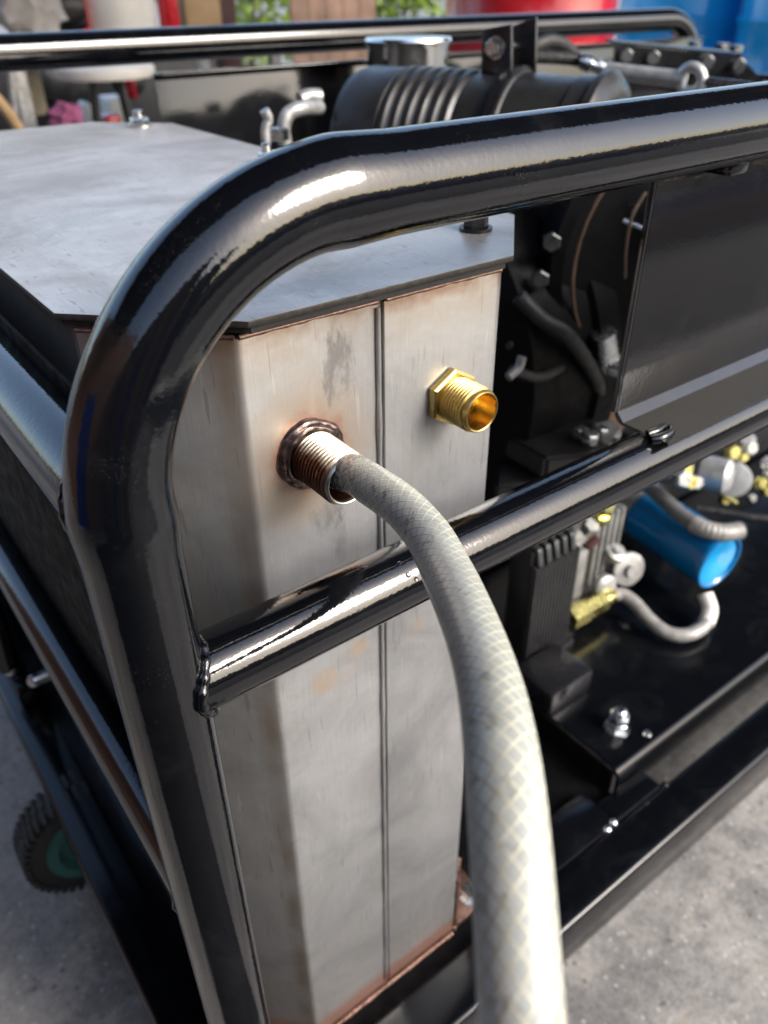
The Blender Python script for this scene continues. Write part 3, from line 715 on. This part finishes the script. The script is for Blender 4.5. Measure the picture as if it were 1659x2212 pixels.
tag(MB().tube(cb, .0085, 14, rf=lambda t, l: 1 + (.16 if int(l / .0035) % 2 else -.05)).build('corrugated_cable', 'rubber'), 'black corrugated cable sleeve behind the bracket bolt', 'cable')
mb = MB(); ca = at(1250, 130, 'y', .95); cb2 = at(1312, 152, 'y', .92); dv = (cb2 - ca)
mb.lathe(ca, dv, [(0, .009), (.01, .012), (.02, .012), (.022, .008), (.03, .008), (.032, .013), (.05, .013), (.052, .008), (dv.length, .008)], 20); tag(mb.build('cable_end', 'zinc'), 'shiny crimped end fitting of the corrugated cable', 'cable fitting')
tag(MB().tube(spline([at(1150, 100, 'y', 1.02), at(1185, 88, 'y', 1.02), at(1215, 95, 'y', 1.02), at(1240, 118, 'y', 1.02)], 10), .010, 16).build('rubber_hose', 'rubber'), 'black rubber hose arching under the far rail', 'hose')
for i, (px, py) in enumerate(((1560, 108), (1500, 103), (1590, 112))):
    mb = MB(); p = at(px, py, 'y', 1.05); mb.hexhead(p, (0, 0, 1), .024, .012); mb.build('flange_nut', 'zinc', br)

# ================================================================== ENGINE
en = thing('engine', 'dark engine with round fan housing seen in the gap between tank and side panel', 'engine', (1.0, .8, -.855))
MB().box(.52, 1.30, .80, 1.08, -.80, -.42, .02).build('engine_block', 'darkcast', en)
# fan housing: axis along -X, big disc
fc = Vector((.80, .72, -.235))
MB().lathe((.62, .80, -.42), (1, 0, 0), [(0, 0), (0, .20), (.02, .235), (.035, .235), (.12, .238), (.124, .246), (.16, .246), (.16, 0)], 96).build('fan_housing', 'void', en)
for (px, py, Y) in ((1165, 600, .56), (1190, 520, .56), (1240, 700, .56)):
    p = at(px, py, 'y', Y + .04); mb = MB(); mb.hexhead(p, (-.8, -1, 0), .018, .01); mb.build('housing_bolt', 'duskzinc', en)
MB().tube(spline([at(1120, 640, 'y', .60), at(1170, 690, 'y', .58), at(1230, 730, 'y', .56), at(1290, 830, 'y', .56), at(1280, 900, 'y', .58)], 10), .009, 16).build('wiring_sleeve', 'rubber', en)
MB().tube(spline([at(1105, 800, 'y', .56), at(1160, 815, 'y', .56), at(1200, 800, 'y', .57), at(1235, 770, 'y', .58)], 10), .006, 14).build('fuel_hose', 'rubber', en)
hc = at(1375, 520, 'y', .62)
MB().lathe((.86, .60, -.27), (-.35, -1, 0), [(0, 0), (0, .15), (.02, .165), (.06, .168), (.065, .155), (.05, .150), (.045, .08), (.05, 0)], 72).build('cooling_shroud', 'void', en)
MB().tube([pt for pt in [Vector((.845, .545, -.27)) + Vector((.150 * math.cos(R(a)) * .94, -.150 * math.cos(R(a)) * .33 - .01, .150 * math.sin(R(a)))) for a in range(0, 360, 8)]], .0022, 8, closed=True).build('shroud_ring', 'tilt', en)
MB().tube([at(1347, 476, 'y', .52), at(1395, 496, 'y', .50)], .0028, 10).build('guard_pin', 'zinc', en)
MB().tube(spline([at(1395, 415, 'y', .50), at(1365, 470, 'y', .50), at(1352, 540, 'y', .50), at(1350, 600, 'y', .50)], 10), .0016, 8).build('pull_wire', 'tilt', en)
# lower hub, grey and brown plates
MB().lathe(at(1345, 690, 'y', .60), (-.3, -1, .25), [(0, 0), (0, .040), (.01, .042), (.012, .03), (.02, .028), (.02, 0)], 40).build('pulley_hub', 'darkcast', en)
p = at(1302, 752, 'y', .56); MB().lathe(p + Vector((-.004, 0, .022)), (.35, 0, -1), [(0, 0), (0, .012), (.002, .015), (.050, .017), (.052, 0)], 28).build('solenoid', 'zinc', en)
p = at(1325, 795, 'y', .55); mb = MB(); mb.hexhead(p, (-.2, -.5, 1), .026, .014); mb.build('solenoid_nut', 'zinc', en)
p = at(1318, 880, 'y', .56); MB().lathe(p + Vector((.02, .01, 0)), (-.2, -1, .1), [(0, 0), (0, .045), (.004, .045), (.004, 0)], 40).build('brown_plate', 'tilt', en)
# bead chain
a_, b_ = at(1098, 745, 'y', .60), at(1212, 772, 'y', .60); mb = MB()
mb.tube(lin(a_, b_, 130), .0036, 10, rf=lambda t, l: 1 + .45 * math.sin(l * 2 * math.pi / .0085)); mb.build('bead_cable', 'rubber', en)
mb = MB(); mb.tube(spline([at(1178, 705, 'y', .62), at(1180, 735, 'y', .62), at(1165, 755, 'y', .62), at(1135, 757, 'y', .62)], 10), .0055, 12); mb.build('fuel_line', 'castalu', en)
mb = MB(); mb.tube(spline([at(1128, 770, 'y', .55), at(1120, 795, 'y', .55), at(1098, 815, 'y', .55)], 10), .005, 12); mb.build('fuel_line', 'castalu', en)
# casting step in front of the block
def slab(qs, ax_, val, th, name, mat, parent, bev=.002):
    pts = [at(x, y, ax_, val) for x, y in qs]; mb = MB(); bm = mb.bm
    o_ = Vector((0, 0, -th)) if ax_ == 'z' else Vector((0, th, 0))
    lo = [bm.verts.new(p) for p in pts]; hi = [bm.verts.new(p + o_) for p in pts]; n = len(pts)
    bm.faces.new(lo); bm.faces.new(hi[::-1])
    for i in range(n): bm.faces.new((lo[i], lo[(i + 1) % n], hi[(i + 1) % n], hi[i]))
    bmesh.ops.recalc_face_normals(bm, faces=bm.faces)
    if bev: bmesh.ops.bevel(bm, geom=bm.edges[:], offset=bev, segments=2, affect='EDGES')
    return mb.build(name, mat, parent)
slab([(1080, 862), (1160, 850), (1230, 858), (1290, 905), (1330, 935), (1320, 975), (1180, 990), (1075, 930)], 'z', -.46, .03, 'gear_cover', 'darkcast', en, .004)
slab([(1080, 935), (1180, 990), (1320, 980), (1240, 1040), (1070, 1050)], 'z', -.50, .03, 'gear_cover', 'darkcast', en, .004)
slab([(1200, 790), (1207, 725), (1222, 760), (1236, 820), (1222, 870), (1200, 865)], 'y', .60, .01, 'casting_rib', 'darkcast', en, .002)
slab([(1226, 838), (1228, 815), (1250, 830), (1262, 862), (1240, 868)], 'y', .595, .012, 'casting_lug', 'castalu', en, .002)
slab([(1195, 868), (1235, 855), (1272, 880), (1250, 892), (1205, 888)], 'z', -.455, .012, 'casting_pad', 'castalu', en, .002)
slab([(1280, 915), (1320, 905), (1345, 925), (1330, 945), (1300, 940)], 'z', -.45, .012, 'casting_pad', 'castalu', en, .002)
for (px, py, zz, s_) in ((1110, 868, -.44, 1.1), (1125, 880, -.45, .8), (1252, 932, -.45, 1), (1275, 945, -.45, 1.15), (1300, 930, -.45, .9), (1208, 995, -.48, 1.2), (1228, 985, -.48, .8), (1182, 850, -.44, .7), (1330, 960, -.44, .9)):
    p = at(px, py, 'z', zz); mb = MB(); mb.lathe(p, (0, 0, 1), [(-.006, .009 * s_), (-.002, .0095 * s_), (-.002, .006 * s_)], 18); mb.hexhead(p + Vector((0, 0, -.002)), (0, -.2, 1), .014 * s_, .008 * s_); mb.build('engine_bolt', 'zinc', en)

# finned black rectifier / cooler on the tray
fn = thing('finned_cooler', 'tall black finned heat sink standing on the tray right of the hose', 'heat sink', at(1180, 1440, 'z', -.85))
x0, x1 = .664, .752; zt = -.635; zb = -.855
MB().box(x0, x1, .5605, .60, zb + .02, zt, .003).build('heat_sink_body', 'blackmatt', fn)
for i in range(13):
    xx = x0 + .001 + i * (x1 - x0 - .005) / 12
    MB().box(xx, xx + .0035, .549, .5602, zb + .022, zt - .022, .0008).build('cooling_fin', 'finblack', fn)
for i in range(5):
    xx = x0 + .006 + i * .016
    MB().prism([(.550, zt - .020), (.5602, zt - .020), (.5602, zt + .002), (.600, zt + .002), (.600, zt + .012), (.556, zt + .004)], xx, xx + .008, .0006, axis='x').build('top_tooth', 'duskzinc', fn)
MB().box(x0 - .004, x1 + .015, .545, .61, zb, zb + .0195, .003).build('heat_sink_foot', 'paintblack', fn)
MB().box(x0 - .03, x0 + .055, .47, .5445, zb, zb + .045, .006).build('foot_block', 'paintblack', fn)

# pump with castings
pm = thing('gear_pump', 'grey cast aluminium pump with lugs between the heat sink and the blue filter', 'pump', at(1290, 1290, 'z', -.855))
MB().box(.800, .905, .605, .70, -.84, -.665, .010).build('pump_body', 'castalu', pm)
MB().box(.792, .835, .594, .6045, -.83, -.70, .004).build('pump_plate', 'castalu', pm)
for i in range(5):
    xx = .842 + i * .014; MB().box(xx, xx + .006, .590, .6045, -.80, -.672, .002).build('casting_rib', 'castalu', pm)
p = at(1350, 1225, 'y', .578)
MB().lathe(p, (-.3, -1, .3), [(0, 0), (0, .026), (.004, .028), (.012, .028), (.014, .020), (.014, .010), (.022, .010), (.022, 0)], 32).build('port_boss', 'castalu', pm)
p = at(1325, 1200, 'y', .585)
MB().lathe(p, (0, -.5, 1), [(0, 0), (0, .016), (.012, .016), (.014, .008), (.02, .008), (.02, 0)], 24).build('port_boss', 'castalu', pm)
p = at(1300, 1262, 'y', .585); MB().lathe(p, (-.2, -1, .2), [(0, 0), (0, .020), (.012, .020), (.016, .012), (.016, 0)], 24).build('port_boss', 'castalu', pm)
slab([(1268, 1180), (1292, 1160), (1300, 1168), (1276, 1192)], 'y', .585, .010, 'red_cap', 'maroon', pm)
for (px, py, mt) in ((1290, 1125, 'gold'), (1302, 1105, 'gold'), (1268, 1145, 'castalu')):
    p = at(px, py, 'y', .585); mb = MB(); mb.hexhead(p, (0, -.6, 1), .022, .016); mb.build('hex_plug', mt, pm)

# blue spin-on filter
of = thing('oil_filter', 'glossy blue spin-on oil filter lying above the tray', 'oil filter', at(1480, 1250, 'z', -.855))
Z_F = -.772; cn = at(1556, 1216, 'z', Z_F); axf = Vector((.10, 1, .02)).normalized(); rf0 = .0475
MB().lathe(cn, axf, [(.004, rf0 * .86), (0, rf0 * .93), (0, rf0 * .99), (.004, rf0 * 1.04), (.010, rf0 * 1.03), (.013, rf0), (.155, rf0), (.16, rf0 * .97), (.16, 0)], 72).build('filter_can', 'bluef', of)
MB().lathe(cn, axf, [(.0045, rf0 * .85), (.006, rf0 * .5), (.010, rf0 * .3), (.010, 0)], 48).build('filter_end', 'bluef_end', of)
MB().lathe(cn + axf * .162, axf, [(0, 0), (0, rf0 * .96), (.05, rf0 * .96), (.055, rf0 * .8), (.055, 0)], 48).build('filter_head', 'castalu', of)
p = at(1340, 1062, 'y', .76); MB().box(-.03, .045, -.02, .03, -.012, .012, .004, at_=p).build('filter_mount', 'gold', of)

# hoses around the pump
def zs(*q): return spline([at(a, b, 'z', c) for a, b, c in q], 14)
h1 = zs((1318, 1286, -.815), (1345, 1285, -.815), (1372, 1303, -.82), (1400, 1335, -.83), (1440, 1366, -.838), (1485, 1371, -.838), (1520, 1352, -.835), (1534, 1318, -.825), (1524, 1284, -.81))
hb_ = MB().tube(h1, .0105, 24).build('rubber_hose', 'whitehose'); tag(hb_, 'pale grey hose looping under the blue filter', 'hose')
h2 = zs((1362, 1040, -.70), (1400, 1050, -.70), (1432, 1078, -.705), (1470, 1112, -.71), (1515, 1140, -.712), (1560, 1150, -.714), (1600, 1146, -.716))
ha_ = MB().tube(h2, .0125, 24).build('rubber_hose', 'greyrub'); tag(ha_, 'dark grey hose lying over the top of the blue filter', 'hose')
MB().tube(h2[-34:], .0138, 24, rf=lambda t, l: 1 + .05 * math.sin(l * 900)).build('hose_sleeve', 'whitehose', ha_)
MB().tube(h1[-26:], .0118, 24, rf=lambda t, l: 1 + .05 * math.sin(l * 900)).build('hose_sleeve', 'white', hb_)
ft = thing('hose_fitting', 'yellow plated hex hose fitting at the left end of the pale looping hose', 'hose fitting', at(1270, 1310, 'z', -.815))
fa = at(1320, 1286, 'z', -.815); fb = at(1226, 1338, 'z', -.815); dv = fb - fa
mb = MB(); mb.lathe(fa, dv, [(-.005, .0105), (0, .013), (dv.length * .18, .013), (dv.length * .2, .010)], 24); mb.build('ferrule', 'gold', ft)
mb = MB(); mb.lathe(fa + dv * .2, dv, [(0, 0), (0, .0165), (dv.length * .42, .0165), (dv.length * .42, 0)], 6); mb.build('hex_nut', 'gold', ft)
mb = MB(); mb.lathe(fa + dv * .63, dv, [(0, 0), (0, .0185), (dv.length * .34, .0185), (dv.length * .34, 0)], 6); mb.build('hex_nut', 'gold', ft)
tag(MB().tube(zs((1505, 1098, -.755), (1570, 1108, -.755), (1620, 1117, -.755), (1690, 1124, -.755)), .0055, 14, rf=lambda t, l: 1 + .08 * math.sin(l * 1500)).build('braided_cable', 'rubber'), 'thin black braided cable running right above the tray', 'cable')
vb = thing('control_valve', 'cluster of silver valve cylinders with brass nuts under the middle rail', 'valve', at(1540, 1050, 'y', .62))
def cylp(px, py, Y, d_, prof, name, mat): MB().lathe(at(px, py, 'y', Y), d_, prof, 32).build(name, mat, vb)
cylp(1512, 1018, .62, (.35, -1, .1), [(0, 0), (0, .026), (.004, .030), (.045, .030), (.052, .022), (.052, 0)], 'valve_body', 'satin')
cylp(1555, 1035, .63, (.9, .35, -.1), [(-.01, 0), (-.01, .030), (.02, .030), (.035, .026), (.08, .026), (.08, 0)], 'valve_body', 'castalu')
cylp(1545, 985, .66, (.3, -1, .2), [(0, 0), (0, .030), (.04, .030), (.044, .022), (.044, 0)], 'valve_body', 'castalu')
cylp(1583, 1035, .60, (-.75, -.6, .3), [(0, 0), (0, .030), (.006, .032), (.012, .030), (.013, .026), (.013, 0)], 'valve_wheel', 'satin')
cylp(1592, 970, .62, (0, -.2, 1), [(-.03, 0), (-.03, .022), (.03, .022), (.034, .014), (.034, 0)], 'valve_body', 'castalu')
cylp(1430, 1010, .70, (.35, -1, .1), [(0, 0), (0, .028), (.05, .028), (.052, .018), (.052, 0)], 'valve_body', 'castalu')
for (px, py, Y, s_, mt) in ((1466, 1032, .58, 1.2, 'zinc'), (1478, 1012, .58, .8, 'gold'), (1481, 1038, .575, 1.1, 'gold'), (1496, 1040, .57, 1.0, 'zinc'), (1575, 975, .60, 1.1, 'gold'), (1612, 966, .60, 1.1, 'zinc'), (1600, 985, .6, .8, 'gold'), (1637, 1042, .58, 1.0, 'gold'), (1655, 1000, .58, 1.1, 'zinc'), (1655, 1022, .58, .7, 'zinc'), (1620, 1075, .6, .7, 'zinc'), (1560, 1078, .62, .9, 'gold'), (1650, 1060, .6, .8, 'gold')):
    p = at(px, py, 'y', Y); mb = MB(); mb.hexhead(p, (-.3, -1, .4), .021 * s_, .014 * s_, cham=.3); mb.build('valve_nut', mt, vb)
MB().tube([at(1535, 1050, 'y', .62), at(1590, 1085, 'y', .60)], .004, 10).build('brass_pipe', 'gold', vb)
slab([(1420, 985), (1470, 960), (1490, 1000), (1440, 1030)], 'y', .68, .02, 'valve_block', 'darkcast', vb)
MB().box(1.14, 1.62, .70, .90, -.85, -.70, .01).build('valve_base', 'darkcast', vb)

# ================================================================== BACKGROUND
def drum(name, label, cat, px0, px1, depth, mat, z1=.02, ribs=True):
    pm_ = (px0 + px1) / 2; d = FW + RT * ((pm_ - CX) / F_PX) - UP * ((60 - CY) / F_PX); c = d * depth; r = (px1 - px0) / 2 / F_PX * depth * .98
    h = z1 - GZ; t = thing(name, label, cat, (c.x, c.y, GZ), None)
    pr = [(0, 0), (0, r * .98), (.01, r)]
    for f in (.18, .34, .5, .66, .82): pr += [(h * f - .02, r * .985), (h * f, r * 1.02), (h * f + .02, r * .985)]
    pr += [(h - .02, r * .985), (h, r * 1.0), (h + .012, r * 1.0), (h + .012, r * .95), (h - .01, r * .94), (h - .01, 0)]
    MB().lathe((c.x, c.y, GZ), (0, 0, 1), pr, 64).build('drum_shell', mat, t)
    MB().lathe((c.x + r * .5, c.y, z1 - .012), (0, 0, 1), [(0, .04), (.015, .04), (.015, 0)], 20).build('bung', mat, t)
    return t
drum('red_drum', 'big red drum behind the middle of the far rail', 'drum', 955, 1328, 2.7, 'redp', .06)
drum('blue_drum', 'blue plastic drum right of the red drum, whole width in view', 'drum', 1332, 1612, 3.3, 'bluep', .08)
drum('blue_drum', 'blue plastic drum cut off by the right edge of the photo', 'drum', 1600, 1990, 2.9, 'bluep', .08)
# work bench with bucket
bt = at(260, 75, 'y', 3.3); zt = bt.z
wb = thing('work_bench', 'dark work bench with thin legs behind the far rail at left', 'bench', (bt.x - .1, 3.4, GZ))
MB().box(bt.x - 1.3, bt.x + .55, 3.05, 3.75, zt - .05, zt, .004).build('bench_top', 'sheetroof', wb)
for xx in (bt.x - 1.27, bt.x - .47, bt.x + .50):
    for yy in (3.07, 3.7): MB().box(xx, xx + .04, yy, yy + .04, GZ, zt - .05).build('leg', 'castalu', wb)
bk = thing('white_bucket', 'large white bucket with red handles on the bench behind the far rail', 'bucket', (bt.x, 3.3, zt))
rb = 88 / F_PX * (at(262, 50, 'y', 3.3).dot(FW))
MB().lathe((bt.x, 3.3, zt), (0, 0, 1), [(0, 0), (0, rb * .9), (.28, rb), (.285, rb * 1.05), (.31, rb * 1.05), (.31, rb * .97), (.05, rb * .86), (.05, 0)], 48).build('bucket_body', 'white', bk)
for hx in (164, 364):
    hp = at(hx, 24, 'y', 3.25); MB().lathe((hp.x, hp.y, hp.z - .07), (0, 0, 1), [(0, 0), (0, .03), (.02, .038), (.12, .038), (.14, .02), (.14, 0)], 20).build('handle', 'redp', bk)
bx = at(418, 50, 'y', 3.4); MB_ = MB().box(-.075, .075, -.1, .1, 0, .33, .004, at_=Vector((bx.x, bx.y, bx.z - .12)))
tag(MB_.build('cardboard_box', 'card'), 'tan cardboard box beside the white bucket', 'box')
px_ = at(484, 40, 'y', 3.9); tag(MB().box(px_.x - .045, px_.x + .045, 3.86, 3.95, GZ, 1.5, .004).build('shed_post', 'maroon'), 'dark maroon upright post of the shed beside the bright foliage', 'post')
# board wall pieces
for (a, b, Y, nm) in ((628, 812, 4.6, 'wooden board wall between the foliage and the red drum'), (380, 470, 4.8, 'wooden board wall behind the cardboard box')):
    p0, p1 = at(a, 30, 'y', Y), at(b, 30, 'y', Y); t = thing('board_wall', nm, 'wall', ((p0.x + p1.x) / 2, Y, GZ)); n = max(2, int((p1.x - p0.x) / .12))
    for i in range(n):
        xx = p0.x + (p1.x - p0.x) * i / n; MB().box(xx + .003, p0.x + (p1.x - p0.x) * (i + 1) / n - .003, Y, Y + .02 + .004 * (i % 2), GZ, .22).build('board', 'wood', t)
# left clutter: motor lumps, rags, jerrycan, stool
cl = thing('old_motor', 'dark grey engine parts heaped on the bench at the upper left corner', 'motor', at(70, 40, 'y', 3.2))
for (px, py, r_, ln) in ((95, 16, .08, .13), (100, 42, .05, .13), (10, 22, .09, .12)):
    MB().lathe(at(px, py, 'y', 3.2), (1, -.3, 0), [(0, 0), (0, r_), (ln * .3, r_ * 1.05), (ln * .35, r_ * .8), (ln * .6, r_ * .85), (ln, r_ * .5), (ln, 0)], 28).build('motor_part', 'darkcast', cl)
def rag(px, py, Y, s, name, label, mat, seed):
    rnd = random.Random(seed); mb = MB(); c = at(px, py, 'y', Y)
    tmp = bmesh.new(); bmesh.ops.create_icosphere(tmp, subdivisions=3, radius=1)
    for v in tmp.verts:
        n = math.sin(v.co.x * 5 + seed) * math.cos(v.co.y * 6) * .25 + math.sin(v.co.z * 9 + v.co.x * 4) * .15
        v.co = Vector((v.co.x * s[0], v.co.y * s[1], v.co.z * s[2])) * (1 + n)
    mb._merge(tmp, None, c); return tag(mb.build(name, mat), label, 'cloth')
rag(65, 20, 3.1, (.10, .05, .10), 'crumpled_cloth', 'crumpled pale cloth hanging in front of the motor at the upper left', 'greyc', 2)
rag(145, 262, 2.9, (.055, .05, .05), 'pink_cloth', 'pink cloth lying behind the left end of the tank lid', 'pink', 5)
for i in range(14):
    pass
jc = thing('jerrycan', 'cream plastic jerrycan under the far rail at the left', 'jerrycan', at(72, 255, 'y', 3.6))
c0 = at(50, 150, 'y', 3.6); c1 = at(98, 250, 'y', 3.6)
MB().box(c0.x, c1.x + .02, 3.6, 3.72, c1.z, c0.z, .02, 3).build('can_body', 'cream', jc)
MB().lathe(((c0.x + c1.x) / 2, 3.66, c0.z), (0, 0, 1), [(0, .03), (.03, .03), (.03, 0)], 20).build('cap', 'redp', jc)
stl = thing('stool', 'round stool with a pale seat and dark legs under the far rail', 'stool', (at(220, 160, 'y', 3.0).x, 3.0, GZ))
sc = at(225, 152, 'y', 3.0); MB().lathe((sc.x, sc.y, sc.z - .02), (0, 0, 1), [(0, 0), (0, .155), (.012, .165), (.03, .165), (.042, .15), (.045, 0)], 48).build('seat', 'white', stl)
for a in (30, 120, 210, 300):
    u = Vector((math.cos(R(a)), math.sin(R(a)), 0)); MB().tube([sc + u * .06 + Vector((0, 0, -.02)), Vector((sc.x, sc.y, GZ)) + u * .16], .012, 14).build('leg', 'blackmatt', stl)
# things below the stool and bench
def simplebox(px0, py0, px1, py1, Y, dpt, name, label, cat, mat):
    a = at(px0, py0, 'y', Y); b = at(px1, py1, 'y', Y)
    return tag(MB().box(a.x, b.x, Y, Y + dpt, b.z, a.z, .015, 3).build(name, mat), label, cat)
simplebox(232, 212, 288, 268, 3.9, .15, 'white_canister', 'white canister on the floor behind the stool legs', 'canister', 'white')
simplebox(185, 222, 206, 268, 3.8, .12, 'white_bottle', 'small white bottle left of the stool legs', 'bottle', 'white')
simplebox(228, 250, 268, 285, 3.5, .12, 'red_can', 'red can on the floor behind the tank lid', 'can', 'redp')
simplebox(283, 168, 300, 215, 4.2, .12, 'red_cloth_bag', 'red bag beside the far panel', 'bag', 'redp')
lp = at(15, 230, 'y', 3.0)
tag(MB().tube([at(22, 150, 'y', 3.0), at(34, 262, 'y', 3.0)], .012, 12).build('steel_pipe', 'castalu'), 'pale steel pipe leaning beside the jerrycan', 'pipe')
tag(MB().tube(spline([at(-20, 200, 'y', 2.6), at(15, 240, 'y', 2.6), at(42, 280, 'y', 2.6)], 6), .016, 12).build('curved_pipe', 'card'), 'brown curved pipe at the left edge under the far rail', 'pipe')
bw = thing('dark_machine', 'dark machine parts standing behind the stool', 'machine', (at(150, 200, 'y', 4.4).x, 4.5, GZ))
p = at(120, 200, 'y', 4.6); MB().box(p.x - .9, p.x + 1.1, 4.6, 5.0, GZ, -.30, .05).build('machine_body', 'darkcast', bw)
for (px, py, r_) in ((150, 190, .10), (105, 185, .08), (270, 180, .07)): MB().lathe(at(px, py, 'y', 4.45), (0, -1, .2), [(0, 0), (0, r_), (.1, r_), (.12, r_ * .6), (.12, 0)], 28).build('machine_wheel', 'blackmatt', bw)

# shrubs beyond the shed, sunlit
def shrub(name, label, cx_, cy_, rad, h, n, seed):
    rnd = random.Random(seed); t = thing(name, label, 'shrub', (cx_, cy_, GZ))
    for i in range(5):
        a = rnd.random() * 6.28; MB().tube(spline([(cx_, cy_, GZ), (cx_ + math.cos(a) * rad * .3, cy_ + math.sin(a) * rad * .3, GZ + h * .5), (cx_ + math.cos(a) * rad * .6, cy_ + math.sin(a) * rad * .6, GZ + h * .9)], 5), .02, 8, rf=lambda t, l: 1 - .7 * t).build('stem', 'trunk', t)
    mb = MB(); bm = mb.bm
    for i in range(n):
        while True:
            v = Vector((rnd.uniform(-1, 1), rnd.uniform(-1, 1), rnd.uniform(-1, 1)))
            if v.length < 1: break
        c = Vector((cx_ + v.x * rad, cy_ + v.y * rad * .7, GZ + h * .55 + v.z * h * .5)); s = rnd.uniform(.05, .10)
        q = Matrix.Rotation(rnd.random() * 6.28, 3, Vector((rnd.uniform(-1, 1), rnd.uniform(-1, 1), rnd.uniform(-1, 1))).normalized())
        vs = [bm.verts.new(c + q @ Vector(p) * s) for p in ((-1, 0, 0), (-.2, .4, .08), (1, 0, 0), (-.2, -.4, .08))]
        bm.faces.new(vs)
    o = mb.build('foliage', 'leaf', t, smooth=0); o['kind'] = 'stuff'
for (px, Y, lab, sd_) in ((525, 9.6, 'bright sunlit shrub seen left of the board wall', 1), (860, 9.8, 'sunlit shrub seen between board wall and red drum', 2), (740, 10.5, 'leafy shrub behind the board wall', 3)):
    p = at(px, 30, 'y', Y); shrub('shrub', lab, p.x, Y, .9, 1.9, 1500, sd_)
bpy.context.view_layer.update()
